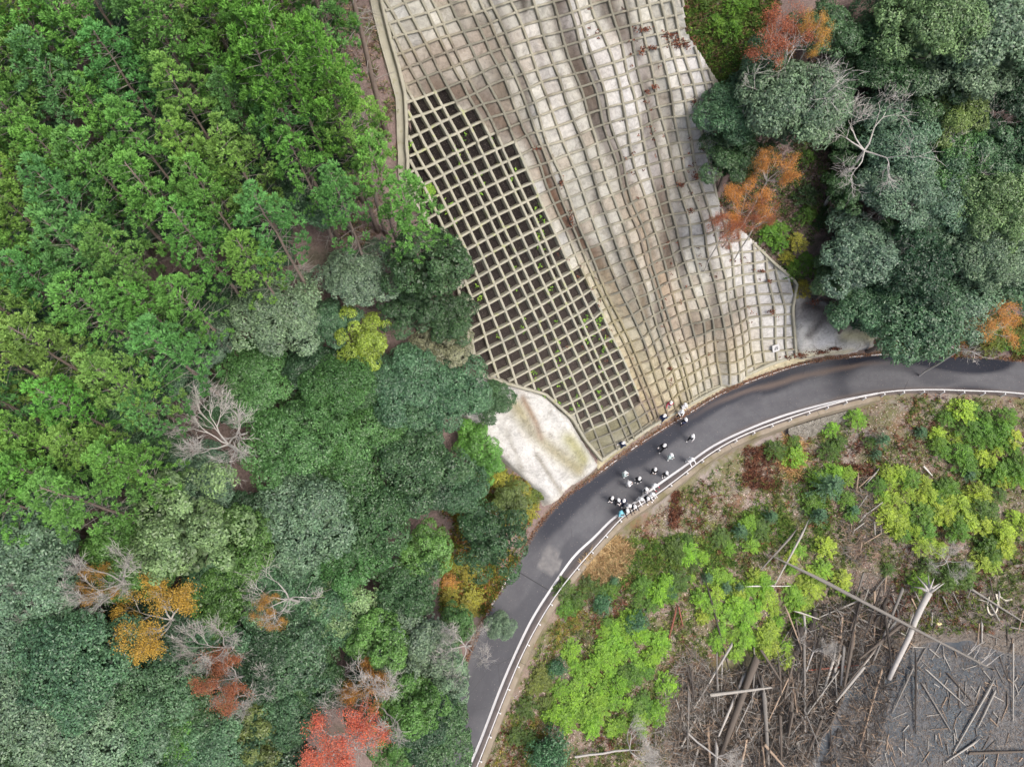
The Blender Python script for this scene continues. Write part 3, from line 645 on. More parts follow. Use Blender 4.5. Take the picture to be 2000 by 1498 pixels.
mk = link('plate_marks', mesh('plate_marks', *join(marks), [plain('plate_ink', (.03, .03, .04), .6)]), pl); mk.location = (0, 0, 0)
# ------------------------------------------------------------------ plants
def unit(v): return v/(np.linalg.norm(v, axis=-1)[..., None]+1e-9)
def leaf_quads(P, N, L, Wd, rng, T=None, jit=.35):
    """diamond leaves: centre P, facing N, length L, width Wd"""
    n = len(P); N = unit(N+rng.normal(0, jit, (n, 3))); T = rng.normal(0, 1, (n, 3)) if T is None else T
    T = unit(T-N*(T*N).sum(1)[:, None]); S = np.cross(N, T)
    L = np.broadcast_to(L, (n,))[:, None]; Wd = np.broadcast_to(Wd, (n,))[:, None]
    V = np.stack([P-T*L*.5, P+S*Wd*.5-T*L*.05, P+T*L*.5, P-S*Wd*.5-T*L*.05], 1).reshape(-1, 3)
    return V
def leaf_mesh(name, V, tint, mat, extra=None):
    n = len(V)//4; F_ = np.arange(n*4).reshape(n, 4)
    return mesh(name, V, F_, [mat], attrs={'tint': ('FACE', 'FLOAT', np.clip(tint, 0, 1))})
def sph(rng, n, up=0.0):
    v = unit(rng.normal(0, 1, (n, 3))); v[:, 2] = np.where(v[:, 2] < up, -v[:, 2]*.6+up*.4, v[:, 2]); return unit(v)
def crown_broad(seed, Rr=4.0, flat=.74, nl=16, lobe=.36, dens=1.0, leaf=.27, clus=.42, ragged=.12):
    rng = np.random.default_rng(seed); Vs, Ts = [], []
    k = np.arange(nl)+.5; ph = np.arccos(1-1.05*k/nl); th = math.pi*(1+5**.5)*k+rng.normal(0, .25, nl)
    D = np.stack([np.cos(th)*np.sin(ph), np.sin(th)*np.sin(ph), np.cos(ph)], 1)
    C = D*Rr*(.68+rng.normal(0, ragged, nl))[:, None]*np.array([1, 1, flat])+np.array([0, 0, -.12*Rr])
    lr = Rr*lobe*rng.uniform(.75, 1.2, nl)
    for c, r, d in zip(C, lr, D):
        nc = int(dens*2.9*math.pi*r*r/(clus*clus*1.5))
        n = unit(sph(rng, nc)*.85+d*.5); 
        rad = r*(1+.13*rng.normal(0, 1, nc)); cc = c+n*rad[:, None]*np.array([1, 1, .8])
        m = int(15*(clus/.42)**2*(.27/leaf)**1.2); rr = np.sqrt(rng.random((nc, m))); a = rng.random((nc, m))*2*math.pi
        t1 = unit(np.cross(n, np.array([.3, .2, 1.]))); t2 = np.cross(n, t1)
        tan = np.cos(a)[..., None]*t1[:, None]+np.sin(a)[..., None]*t2[:, None]
        P = cc[:, None]+tan*(rr*clus)[..., None]+n[:, None]*(clus*.55*(1-rr**2))[..., None]
        Nn = n[:, None]*.8+tan*(rr*.9)[..., None]+np.array([0, 0, .45])
        P = P.reshape(-1, 3); Nn = Nn.reshape(-1, 3)
        Vs.append(leaf_quads(P, Nn, leaf*rng.uniform(.7, 1.25, len(P)), leaf*.52, rng, tan.reshape(-1, 3)+rng.normal(0, .4, (len(P), 3)), .38))
        ct_ = rng.normal(.42, .13, nc)+rng.normal(0, .11); Ts.append((ct_[:, None]+rng.normal(0, .2, (nc, m))-.12*rr+.06).ravel())
    # a few inner leaves fill the hollow crown, tinted dark to paint its shade
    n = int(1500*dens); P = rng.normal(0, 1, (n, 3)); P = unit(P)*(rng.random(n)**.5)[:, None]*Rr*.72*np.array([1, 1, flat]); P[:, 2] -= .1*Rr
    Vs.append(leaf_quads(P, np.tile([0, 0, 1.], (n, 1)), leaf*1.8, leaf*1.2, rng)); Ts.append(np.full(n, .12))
    return np.concatenate(Vs), np.concatenate(Ts)
def crown_cedar(seed, H=20., R0=2.5, base=.46, leafL=.22):
    rng = np.random.default_rng(seed); Vs, Ts = [], []; tips = []
    z = H*base
    while z < H-.3:
        f = max(0., (z/H-base)/(1-base)); r = R0*(1.0-f**1.7)*(.62+.38*min(1, f*5))+.22
        nb = int(rng.integers(4, 7)) if f < .85 else 3
        a0 = rng.random()*6.28
        for b in range(nb):
            if rng.random() < (.4 if f < .4 else .16): continue
            a = a0+b*6.28/nb+rng.normal(0, .3); L = r*rng.uniform(.7, 1.15); d = np.array([math.cos(a), math.sin(a), .12+.35*f])
            tips.append((z, a, L))
            for q in (([.48, .95] if rng.random() < .6 else [.95]) if L > 1.1 else [.9]):
                base_ = np.array([0, 0, z])+d*L*q+rng.normal(0, .13, 3)
                rad = rng.uniform(.36, .56)*(1.12 if q > .8 else .85)
                nc = 11; cd_ = unit(sph(rng, nc, -.1)+d*.35+np.array([0, 0, .25]))
                cc = base_+cd_*rad*.7
                m = 13; tdir = unit(cd_[:, None]*1.0+rng.normal(0, .5, (nc, m, 3))+np.array([0, 0, .35]))
                P = cc[:, None]+tdir*(rng.uniform(.03, .24, (nc, m)))[..., None]*(rad/.45)
                P = P.reshape(-1, 3); tdir = tdir.reshape(-1, 3)
                N_ = np.cross(tdir, rng.normal(0, 1, tdir.shape)); N_ = np.where(N_[:, 2:3] < 0, -N_, N_)+np.array([0, 0, .5])
                Vs.append(leaf_quads(P, N_, leafL*rng.uniform(.7, 1.2, len(P)), .09, rng, tdir, .15))
                Ts.append(np.clip(.35+.35*(f-.2)+rng.normal(0, .14)+rng.normal(0, .16, len(P))+.2*((P-base_)@np.array([0, 0, 1.]))/rad, 0, 1))  # random tone, with shade painted low in the crown and under each tuft
        z += rng.uniform(.62, .9)*(1.05-.35*f)
    return np.concatenate(Vs), np.concatenate(Ts), tips
def wobble_path(rng, a, b, n=6, amp=.15):
    a, b = np.array(a, float), np.array(b, float); s = np.linspace(0, 1, n)[:, None]; P = a+(b-a)*s
    w = rng.normal(0, amp, (n, 3)); w[0] = 0; w[-1] = 0; return P+w
def cedar_variant(seed):
    rng = np.random.default_rng(seed); H = 20.; V, T, tips = crown_cedar(seed, H, rng.uniform(1.95, 2.5), rng.uniform(.42, .56), .22)
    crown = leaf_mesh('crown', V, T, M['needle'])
    P = wobble_path(rng, (0, 0, -.6), (0, 0, H*.97), 9, .05); tv, tf_ = tube(P, np.linspace(.23, .035, 9), 8)
    parts = []
    for z, a, L in tips:
        d = np.array([math.cos(a), math.sin(a), .15]); parts.append(tube([np.array([0, 0, z-.15]), np.array([0, 0, z])+d*L*.5, np.array([0, 0, z])+d*L*.95], [.022, .016, .008], 4, False))
    dead = []
    for k in range(20):
        z = rng.uniform(H*.2, H*.52); a = rng.random()*6.28; L = rng.uniform(.5, 1.9); d = np.array([math.cos(a), math.sin(a), rng.uniform(-.25, .3)])
        e = np.array([0, 0, z])+d*L; dead.append(tube([np.array([0, 0, z]), np.array([0, 0, z])+d*L*.5+rng.normal(0, .06, 3), e], [.03, .02, .008], 4, False))
        for q in range(2): dead.append(tube([np.array([0, 0, z])+d*L*.55, e+rng.normal(0, .35, 3)], [.012, .005], 3, False))
    V_, F_ = join([(tv, tf_)]+parts+dead); return crown, mesh('trunk', V_, F_, [M['bark_cedar'], M['deadwood2']], midx=[0]*len(tf_)+[1]*(len(F_)-len(tf_)), smooth=True)
M['bark_cedar'] = plain('cedar_bark', (.24, .19, .16), .9, .35, 5); M['deadwood2'] = plain('dead_branch', (.30, .28, .25), .9, .2, 3)
def limbs(seed, Rr, hc, n=7):
    rng = np.random.default_rng(seed); parts = [tube(wobble_path(rng, (0, 0, -.8), (rng.normal(0, .3), rng.normal(0, .3), hc*.62), 6, .1), np.linspace(.24, .17, 6), 7)]
    top = np.array([0, 0, hc*.6])
    for k in range(n):
        a = k/n*6.28+rng.normal(0, .3); e = np.array([math.cos(a)*Rr*.66, math.sin(a)*Rr*.66, hc+rng.uniform(-.5, 1.2)])
        parts.append(tube(wobble_path(rng, top-np.array([0, 0, rng.uniform(0, 1.2)]), e, 5, .18), np.linspace(.12, .03, 5), 5, False))
    return mesh('trunk', *join(parts), [M['bark']], smooth=True)
def broad_variant(seed, **kw):
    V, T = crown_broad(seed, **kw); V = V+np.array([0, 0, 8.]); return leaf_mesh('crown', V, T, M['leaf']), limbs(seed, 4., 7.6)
def branchy(seed, Rr=4., hc=16., spread=.62, depth=5, up=.5, thick=.13, twigs=0):
    """a leafless tree: forking tapered branches"""
    rng = np.random.default_rng(seed); parts = []; tips = []
    def grow(p, d, L, r, k):
        n = 3; q = [p]; dd = d.copy()
        for i in range(n):
            dd = unit(dd+rng.normal(0, .16, 3)+np.array([0, 0, .05])); q.append(q[-1]+dd*L/n)
        parts.append(tube(np.array(q), np.linspace(r, r*.62, n+1), 5 if r > .04 else 3, False))
        if k == 0:
            tips.append(q[-1])
            if twigs:
                for _ in range(twigs):
                    td = unit(dd+rng.normal(0, .55, 3)); st0 = q[int(rng.integers(1, n+1))]; tl = rng.uniform(.35, .85)
                    parts.append(tube(np.array([st0, st0+td*tl*.5+rng.normal(0, .03, 3), st0+td*tl+rng.normal(0, .08, 3)]), [.014, .010, .004], 3, False))
            return
        for j in range(int(rng.integers(2, 4)) + (1 if k <= 2 else 0)):
            a = unit(rng.normal(0, 1, 3)); nd = unit(dd+a*spread*rng.uniform(.7, 1.3)+np.array([0, 0, .06])); st_ = q[-1] if j < 2 else q[int(rng.integers(1, n))]
            grow(st_, nd, L*rng.uniform(.6, .86), r*.58, k-1)
    parts.append(tube(wobble_path(rng, (0, 0, -.6), (0, 0, hc*.45), 5, .08), np.linspace(thick*1.3, thick, 5), 6))
    for j in range(5):
        a = j*1.257+rng.normal(0, .3); grow(np.array([0, 0, hc*.45-.015*j]), unit(np.array([math.cos(a), math.sin(a), up])), Rr*.42, thick*.62, depth-1)
    V, F_ = join(parts); tips = np.array(tips); ex = np.percentile(np.hypot(tips[:, 0], tips[:, 1]), 92); k_ = Rr/ex; V[:, :2] *= k_; tips[:, :2] *= k_
    return V, F_, tips
def bare_variant(seed, **kw):
    V, F_, tips = branchy(seed, **kw); return mesh('branches', V, F_, [M['deadwood']]), tips
def autumn_variant(seed, nleaf=10400, leaf=.13, Rr=4.):
    rng = np.random.default_rng(seed); V, F_, tips = branchy(seed, depth=4, spread=.7, up=.55)
    t_ = tips[rng.integers(0, len(tips), nleaf//26)]; P = (t_[:, None]+rng.normal(0, .34, (len(t_), 26, 3))*np.array([1, 1, .45])).reshape(-1, 3)
    V2 = leaf_quads(P, np.tile([0, 0, 1.], (len(P), 1)), leaf*rng.uniform(.7, 1.2, len(P)), leaf*.75, rng, None, .45)
    return leaf_mesh('crown', V2, np.clip(rng.normal(.5, .25, len(P)), 0, 1), M['bush']), mesh('branches', V, F_, [M['deadwood']])
# unlinked prototypes: lists of (part name, mesh)
CED = [cedar_variant(100+i) for i in range(6)]
BRO = [broad_variant(200+i, nl=[15, 18, 13, 20][i], lobe=[.38, .33, .42, .30][i], leaf=.25, clus=.4, ragged=[.1, .14, .08, .17][i]) for i in range(4)]
BIG = [broad_variant(300+i, nl=[14, 17, 12][i], lobe=[.36, .33, .38][i], leaf=.2, clus=.3, dens=1.0, ragged=.13, flat=.62) for i in range(3)]
LOOSE = [broad_variant(400+i, nl=22, lobe=.26, leaf=.23, clus=.36, dens=.8, ragged=.22, flat=.7) for i in range(3)]
BARE = [bare_variant(500+i, depth=5, twigs=3, spread=[.55, .7, .5][i], up=[.5, .3, .8][i]) for i in range(3)]
BARE2 = [bare_variant(520+i, depth=5, twigs=1, spread=[.75, .85][i], up=[.25, .35][i], thick=.11) for i in range(2)]
AUT = [autumn_variant(600+i) for i in range(3)]
PAL = dict(grey=srgb(112, 142, 118), bluegrey=srgb(102, 138, 116), blue=srgb(82, 124, 92), dark=srgb(70, 108, 70), deep=srgb(56, 90, 66), mid=srgb(80, 128, 72), green=srgb(92, 142, 68), light=srgb(122, 156, 104), olive=srgb(108, 130, 70),
           lime=srgb(152, 184, 62), yellow=srgb(186, 158, 74), orange=srgb(190, 140, 84), red=srgb(172, 104, 92), redor=srgb(174, 112, 96), scarlet=srgb(196, 106, 100), bright=srgb(98, 160, 66), drab=srgb(118, 124, 100), gold=srgb(190, 152, 88))
LEAFK = 1.0
def crown_pos(px, py, rpx, hfac, hmin=0):
    Rw = rpx*58/FOC
    for _ in range(4):
        hc = max(Rw*hfac, hmin); C = hit(px, py, hc, 18, 130, 220); dist = np.linalg.norm(C-np.array([0, 0, CAM_Z])); Rw = rpx*dist/FOC
    return C[0], C[1], float(hfast(C[0], C[1])), Rw
rt = random.Random(4)
def put_tree(name, protos, px, py, rpx, color, label, cat, group=None, names=('crown', 'trunk'), base_h=8., hmin=0.):
    v = protos[rt.randrange(len(protos))]; hv = rt.uniform(.74, 1.28) if name == 'broadleaf_tree' else 1.; x, y, z, Rw = crown_pos(px, py, rpx, base_h/4.*hv, hmin)
    e = empty(name, (x, y, z), label, cat, group, rt.random()*6.28); s = Rw/4.; e.scale = (s, s, max(s*hv, hmin/base_h))
    c = desat(PAL[color] if isinstance(color, str) else color); k = rt.uniform(.84, 1.16); c = tuple(q*k*LEAFK*rt.uniform(.96, 1.04) for q in c)
    for nm, me in zip(names, v):
        if isinstance(me, bpy.types.Mesh): link(nm, me, e, color=c)
    return e
# (kind, x, y, radius, colour, label) in photo pixels; kind: b broadleaf, g big smooth crown, l loose crown, a autumn, n bare, na bare with coloured leaves
TREES = [
 ('b', 700, 540, 74, 'grey', 'pale grey green broadleaf tree just left of the grid, above the lime tree'),
 ('l', 838, 520, 96, 'dark', 'dark green broadleaf tree overhanging the left edge of the black soil panels'),
 ('l', 880, 620, 62, 'dark', 'dark broadleaf tree beside the lower left edge of the soil panels'),
 ('g', 548, 622, 92, 'grey', 'large rounded grey green tree at the lower edge of the cedar plantation'),
 ('l', 800, 600, 60, 'dark', 'dark leafy tree right beside the bright lime tree'),
 ('l', 716, 668, 56, 'lime', 'small bright lime yellow tree in the middle of the green wood'),
 ('b', 648, 628, 50, 'blue', 'blue green tree squeezed between the large rounded grey green tree and the lime tree'),
 ('g', 500, 742, 88, 'mid', 'flat topped green tree directly below the large rounded grey green tree'),
 ('g', 655, 760, 82, 'mid', 'flat topped green tree directly below the bright lime tree'),
 ('g', 570, 860, 104, 'mid', 'broad smooth green tree in the centre of the left wood'),
 ('g', 700, 860, 96, 'mid', 'broad smooth green tree two crowns left of the white sprayed slope'),
 ('g', 640, 935, 80, 'mid', 'smooth green tree at the bottom of the broad flat topped group'),
 ('l', 865, 680, 66, 'drab', 'thin brownish grey green tree by the upper tip of the white sprayed slope'),
 ('b', 790, 745, 74, 'blue', 'blue green tree below and right of the lime tree'),
 ('b', 890, 768, 68, 'blue', 'dark blue green tree overhanging the top of the white sprayed slope'),
 ('b', 962, 782, 40, 'dark', 'dark tree tip reaching furthest over the white sprayed slope'),
 ('b', 818, 905, 88, 'dark', 'dark green tree left of the bright ferny thicket'),
 ('b', 760, 840, 50, 'mid', 'mid green tree between the smooth crowns and the dark blue green tree'),
 ('l', 925, 860, 46, 'bright', 'bright green ferny tree left of the white sprayed slope'),
 ('l', 950, 905, 40, 'bright', 'bright green ferny bush at the bottom left corner of the white sprayed slope'),
 ('b', 905, 960, 50, 'blue', 'dark blue green tree below the bright ferny thicket'),
 ('l', 955, 1050, 74, 'dark', 'dark mottled tree overhanging the left side of the road, above the road joint'),
 ('l', 1000, 985, 46, 'olive', 'olive green bush between the white sprayed slope and the road bend'),
 ('l', 360, 1040, 104, 'light', 'light green tree below the bare grey tree'),
 ('l', 470, 1060, 80, 'green', 'green tree right of the light green tree below the bare grey tree'),
 ('b', 385, 945, 62, 'bluegrey', 'blue grey tree directly below the bare grey tree'),
 ('b', 330, 910, 46, 'blue', 'small blue green tree at the left foot of the bare grey tree'),
 ('b', 350, 740, 52, 'bluegrey', 'blue grey tree directly above the bare grey tree'),
 ('b', 400, 660, 56, 'bluegrey', 'blue grey tree half under the lower edge of the cedars'),
 ('b', 590, 1020, 86, 'bluegrey', 'blue grey tree below the broad smooth green crowns'),
 ('b', 720, 1010, 76, 'dark', 'dark green tree straight below the broad smooth green group'),
 ('l', 690, 1090, 74, 'mid', 'mid green tree above the tree with small pale twigs'),
 ('l', 830, 1080, 66, 'green', 'bright leafed green tree left of the yellow roadside shrubs'),
 ('b', 790, 1160, 70, 'dark', 'dark green tree below the bright leafed green tree'),
 ('l', 655, 1185, 78, 'light', 'light green tree right of the white barked dead tree'),
 ('b', 560, 1105, 70, 'blue', 'blue green tree directly above the white barked dead tree'),
 ('b', 250, 1090, 72, 'green', 'green tree between the bare orange tree and the light green tree'),
 ('l', 430, 1170, 70, 'green', 'green tree left of the white barked dead tree'),
 ('b', 55, 1035, 84, 'bluegrey', 'blue grey tree at the left edge of the photo, below the cedars'),
 ('b', 50, 1130, 76, 'bluegrey', 'blue grey tree at the left edge, left of the bare orange tree'),
 ('a', 262, 1205, 66, 'yellow', 'golden yellow autumn tree in the lower left wood'),
 ('g', 60, 1235, 92, 'bluegrey', 'grey green tree at the left edge, level with the golden tree'),
 ('g', 150, 1300, 100, 'blue', 'large blue green tree below the golden tree'),
 ('g', 40, 1400, 92, 'grey', 'grey green tree at the left edge near the bottom corner'),
 ('g', 150, 1440, 92, 'grey', 'large grey green tree at the bottom edge, second from the left corner'),
 ('g', 262, 1390, 84, 'blue', 'dark blue green tree left of the red orange tree'),
 ('b', 260, 1480, 60, 'bluegrey', 'blue grey tree cut by the bottom edge, left of the bright green bush'),
 ('b', 340, 1400, 56, 'mid', 'mid green tree close beside the red orange tree'),
 ('b', 335, 1470, 56, 'bright', 'bright green tree at the bottom edge, left of the yellow thicket'),
 ('b', 345, 1290, 50, 'deep', 'dark tree between the golden tree and the red orange tree'),
 ('a', 405, 1330, 48, 'redor', 'red orange autumn tree under bare grey twigs'),
 ('l', 468, 1285, 40, 'bright', 'small bright green tree right of the red orange tree'),
 ('b', 560, 1270, 84, 'blue', 'blue green tree below the white barked dead tree'),
 ('b', 545, 1390, 60, 'blue', 'blue green tree above the yellow thicket at the bottom edge'),
 ('b', 610, 1330, 58, 'dark', 'dark green tree above the bare tree over the scarlet tree'),
 ('l', 500, 1450, 66, 'olive', 'sparse olive yellow tree at the bottom edge'),
 ('l', 430, 1440, 46, 'gold', 'sparse golden tree at the bottom edge, right of the bright green tree'),
 ('a', 650, 1455, 66, 'scarlet', 'bright scarlet maple at the bottom edge of the photo'),
 ('a', 700, 1345, 40, 'orange', 'small orange tree above the scarlet maple'),
 ('l', 740, 1250, 70, 'green', 'green tree with yellowish patch two crowns left of the road'),
 ('l', 812, 1250, 82, 'grey', 'grey green tree beside the road, one crown in from the kerb'),
 ('l', 874, 1318, 58, 'grey', 'grey green tree overhanging the road below the leaning branch'),
 ('l', 888, 1222, 46, 'mid', 'green tree at the road edge beside the leaning branch'),
 ('b', 978, 1222, 26, 'grey', 'small leafy branch tip hanging out over the road'),
 ('l', 800, 1370, 72, 'green', 'green tree with lime flecks right of the bare tree over the scarlet maple'),
 ('b', 846, 1430, 68, 'dark', 'dense dark green tree against the road near the bottom edge'),
 ('l', 770, 1450, 46, 'green', 'green tree between the scarlet maple and the dense dark tree at the road'),
 # right hand wood
 ('b', 1440, 222, 66, 'blue', 'blue green tree on the upper right edge of the grid'),
 ('b', 1545, 212, 80, 'grey', 'large pale grey green tree right of the tree on the upper grid edge'),
 ('b', 1608, 185, 50, 'blue', 'blue green tree right of the large pale grey green tree'),
 ('b', 1500, 150, 52, 'blue', 'blue green tree under the bare white tree at the top'),
 ('b', 1432, 305, 56, 'dark', 'dark green tree covering the right edge of the grid, above the orange trees'),
 ('a', 1532, 292, 38, 'orange', 'bright orange yellow maple in the gap right of the grid'),
 ('a', 1478, 362, 40, 'orange', 'orange maple directly beside the right edge of the grid'),
 ('a', 1502, 392, 30, 'redor', 'small red maple just below the orange maples'),
 ('a', 1435, 412, 30, 'red', 'red leafed sapling leaning over the grid edge'),
 ('a', 1548, 25, 52, 'red', 'red maple at the top edge right of the grid'),
 ('a', 1612, 18, 30, 'gold', 'small yellow tree at the top edge right of the red maple'),
 ('l', 1610, 60, 60, 'dark', 'dark green tree behind the bare white tree at the top'),
 ('g', 1800, 40, 90, 'light', 'pale green tree at the top edge, right of the bare white tree'),
 ('b', 1940, 60, 90, 'grey', 'grey green tree filling the top right corner'),
 ('g', 1860, 130, 86, 'grey', 'grey green tree one crown in from the top right corner'),
 ('b', 1710, 110, 70, 'dark', 'dark green tree below the pale green tree at the top edge'),
 ('l', 1800, 170, 70, 'dark', 'dark green tree behind the upper bare branches on the right'),
 ('b', 1965, 170, 60, 'deep', 'dark tree at the right edge below the top right corner'),
 ('l', 1855, 225, 60, 'olive', 'olive green tree between the two bare trees on the right'),
 ('b', 1745, 260, 72, 'bluegrey', 'blue grey tree under the bare branches on the right'),
 ('b', 1660, 280, 44, 'dark', 'dark green tree above the leaf littered gap'),
 ('g', 1870, 300, 68, 'mid', 'green tree just below the olive green tree on the right'),
 ('g', 1740, 360, 80, 'bluegrey', 'large blue grey tree right of the leaf littered gap'),
 ('g', 1830, 390, 76, 'bluegrey', 'large blue grey tree in the middle of the right hand wood'),
 ('l', 1650, 370, 44, 'dark', 'dark green bush on the right side of the leaf littered gap'),
 ('b', 1680, 495, 78, 'bluegrey', 'blue grey tree below the leaf littered gap'),
 ('b', 1630, 545, 42, 'dark', 'dark green tree right above the grey sprayed slope'),
 ('b', 1690, 600, 58, 'blue', 'blue green tree overhanging the grey sprayed slope'),
 ('b', 1775, 615, 82, 'blue', 'blue green tree overhanging the far edge of the road'),
 ('b', 1780, 520, 70, 'deep', 'dark green tree in the middle of the wood above the road'),
 ('b', 1860, 570, 80, 'bluegrey', 'blue grey tree above the road, two crowns in from the right edge'),
 ('b', 1960, 300, 56, 'deep', 'dark tree at the right edge beside the lower bare tree'),
 ('g', 1935, 420, 72, 'light', 'pale yellowish green tree at the right edge'),
 ('b', 1990, 350, 50, 'bluegrey', 'blue grey tree cut by the right edge above the pale yellowish tree'),
 ('g', 1900, 490, 70, 'grey', 'grey green tree just below the pale yellowish green tree'),
 ('b', 1985, 500, 60, 'grey', 'grey green tree cut by the right edge of the photo'),
 ('b', 1840, 470, 60, 'deep', 'dark tree left of the two grey green trees on the right'),
 ('b', 1940, 560, 56, 'blue', 'blue green tree above the orange flecked tree at the right edge'),
 ('a', 1962, 608, 44, 'orange', 'orange flecked small tree above the road at the right edge'),
 ('l', 1905, 625, 44, 'olive', 'olive bush beside the orange flecked small tree'),
 ('n', 390, 828, 76, None, 'bare grey tree in the left wood, no leaves left'),
 ('n', 520, 1160, 74, None, 'white barked dead tree with twisted limbs in the lower left wood'),
 ('n', 155, 1125, 52, None, 'bare pale tree with a few orange leaves at the left'),
 ('na', 150, 1135, 30, 'gold', 'sparse orange leaves clinging to a tree under the bare pale one'),
 ('n', 380, 1265, 50, None, 'bare grey tree above the red orange tree'),
 ('n', 445, 1360, 44, None, 'small bare grey tree right of the red orange tree'),
 ('n', 715, 1390, 78, None, 'wide bare grey tree above the scarlet maple'),
 ('n', 900, 1262, 56, None, 'bare branched tree leaning over the road'),
 ('n', 1580, 95, 92, None, 'large bare white tree at the top right of the grid'),
 ('n', 1745, 215, 84, None, 'bare pale tree in the upper right wood'),
 ('n', 1930, 235, 66, None, 'bare white tree nearest the right edge'),
 ('n', 1790, 345, 52, None, 'bare pale tree standing in front of the large blue grey trees'),
 ('n', 1800, 440, 42, None, 'lowest bare tree in the right hand wood'),
 ('n', 1925, 650, 46, None, 'bare shrub above the road at the right edge'),
 ('na', 500, 1190, 26, 'gold', 'yellow leaved small tree at the foot of the white barked dead tree'),
 ('n', 6, 1165, 30, None, 'bare dark tree at the left edge of the photo'),
]
KIND = dict(b=(BRO, 'broadleaf_tree', 'tree'), g=(BIG, 'broadleaf_tree', 'tree'), l=(LOOSE, 'broadleaf_tree', 'tree'), a=(AUT, 'autumn_tree', 'tree'), na=(AUT, 'autumn_tree', 'tree'), n=(BARE, 'bare_tree', 'bare tree'))
for kd, px, py, rp_, colr, lab in TREES:
    pr, nm, cat = KIND[kd]
    if kd == 'n' and (px > 1300 or px == 520): pr = BARE2
    if (px, py) in ((570, 860), (700, 860), (640, 935), (655, 760), (500, 742)): rp_ *= .93
    put_tree(nm, pr, px, py, rp_*(.96 if kd in ('b', 'g', 'l') else 1.12), colr or (.4, .38, .36), lab, cat, base_h=8. if kd not in ('n', 'na', 'a') else 11.5, hmin=0 if kd in ('b', 'g', 'l') else (10.5 if px > 1300 or rp_ < 45 else 13.), names=('crown', 'trunk') if kd in ('b', 'g', 'l') else (('branches', 'x') if kd == 'n' else ('crown', 'branches')))
# cedars: rows of the plantation
CEDP = [(-80, -90), (660, -90), (665, 60), (665, 180), (715, 320), (780, 430), (735, 445), (640, 390), (600, 430), (520, 545), (440, 585), (350, 700), (320, 850), (270, 960), (200, 985), (-80, 985)]
rc = random.Random(11); pts = []
fixed = [(145, 205), (250, 160), (130, 330), (310, 400), (380, 230), (560, 60), (40, 240), (440, 170), (640, 60), (55, 430), (200, 620), (100, 690), (250, 760), (60, 860), (560, 250), (740, 350), (800, 430), (470, 330), (690, 250), (640, 190), (385, 470), (90, 560), (180, 880)]
pts = list(fixed); tries = 0
while tries < 9000:
    tries += 1; x = rc.uniform(-80, 800); y = rc.uniform(-90, 990)
    if not inpoly(np.array([x]), np.array([y]), CEDP)[0]: continue
    if all(((x-a)/1.0)**2+((y-b)/1.0)**2 > 81**2 for a, b in pts): pts.append((x, y))
pts.sort(key=lambda p: p[1])
rows_ = []; n_rows = 12
ys = np.linspace(-90, 990, n_rows+1)
WORD = ['first', 'second', 'third', 'fourth', 'fifth', 'sixth', 'seventh', 'eighth', 'ninth', 'tenth', 'eleventh', 'twelfth', 'thirteenth', 'fourteenth', 'fifteenth']
for i in range(n_rows):
    row = sorted([p for p in pts if ys[i] <= p[1] < ys[i+1]])
    for j, (x, y) in enumerate(row):
        v = CED[rc.randrange(len(CED))]; rp_ = rc.uniform(46, 60)
        xx, yy, zz, Rw = crown_pos(x, y, rp_, 5.6)
        s = min(max(Rw/2.45, .72), 1.08)
        C = hit(x, y, 20*s*.74, 14, 130, 240); zz = float(hfast(C[0], C[1]))
        if CAM_Z-(zz+20*s) < 14: continue
        tone = rc.random(); c = [q*rc.uniform(.92, 1.1) for q in (srgb(106, 148, 78) if tone < .4 else srgb(92, 144, 76) if tone < .8 else srgb(82, 134, 84))]
        if x > 620 and y < 230: c = list(srgb(88, 138, 84))
        look = 'yellow green' if tone < .4 else 'green' if tone < .8 else 'deep green'
        e = empty('cedar_tree', (C[0], C[1], zz), f'{look} cedar, {WORD[min(j, 14)]} from the left in the {WORD[i]} row of cedars from the top', 'cedar tree', 'cedars of the plantation', rc.random()*6.28)
        e.scale = (s*rc.uniform(.94, 1.08), s*rc.uniform(.94, 1.08), s)
        c = desat(c, .1)
        for nm, me in zip(('crown', 'trunk', 'branches'), v): link(nm, me, e, color=c)
for x, y, hh, lab in [(755, 262, 24, 'tall cedar at the left edge of the grid, its long bare trunk in full view'), (661, 468, 21, 'cedar with bare trunk left of the pair at the lower edge of the plantation'), (692, 462, 22, 'cedar with bare trunk at the lower right corner of the plantation'), (716, 320, 19, 'slim cedar on the litter strip left of the soil panels'), (738, 452, 19, 'cedar trunk nearest the soil panels'), (622, 372, 21, 'cedar with bare trunk inside the right side of the plantation')]:
    G_ = hit(x, y); e = empty('cedar_tree', tuple(G_), lab, 'cedar tree', 'cedars with bare trunks beside the grid', rc.random()*6.28); s = hh/20; e.scale = (s*.8, s*.8, s)
    for nm, me in zip(('crown', 'trunk', 'branches'), CED[rc.randrange(len(CED))]): link(nm, me, e, color=srgb(92, 140, 70))
# dark evergreen understorey seen between the cedar trunks
U = random.Random(5); k = 0; up_ = []
while k < 52:
    x = U.uniform(-20, 640); y = U.uniform(-10, 960)
    if not inpoly(np.array([x]), np.array([y]), CEDP)[0] or any(abs(x-a)+abs(y-b) < 62 for a, b in up_): 
        k += .02; continue
    up_.append((x, y)); k += 1
    x2, y2 = x+45*(1 if x < 500 else .3), y+60
    put_tree('understorey_tree', BRO, x2, y2, U.uniform(44, 58), 'deep' if U.random() < .6 else 'blue', 'dark evergreen tree half hidden beneath the tall cedars', 'tree', 'understorey trees beneath the cedars', base_h=4.2)
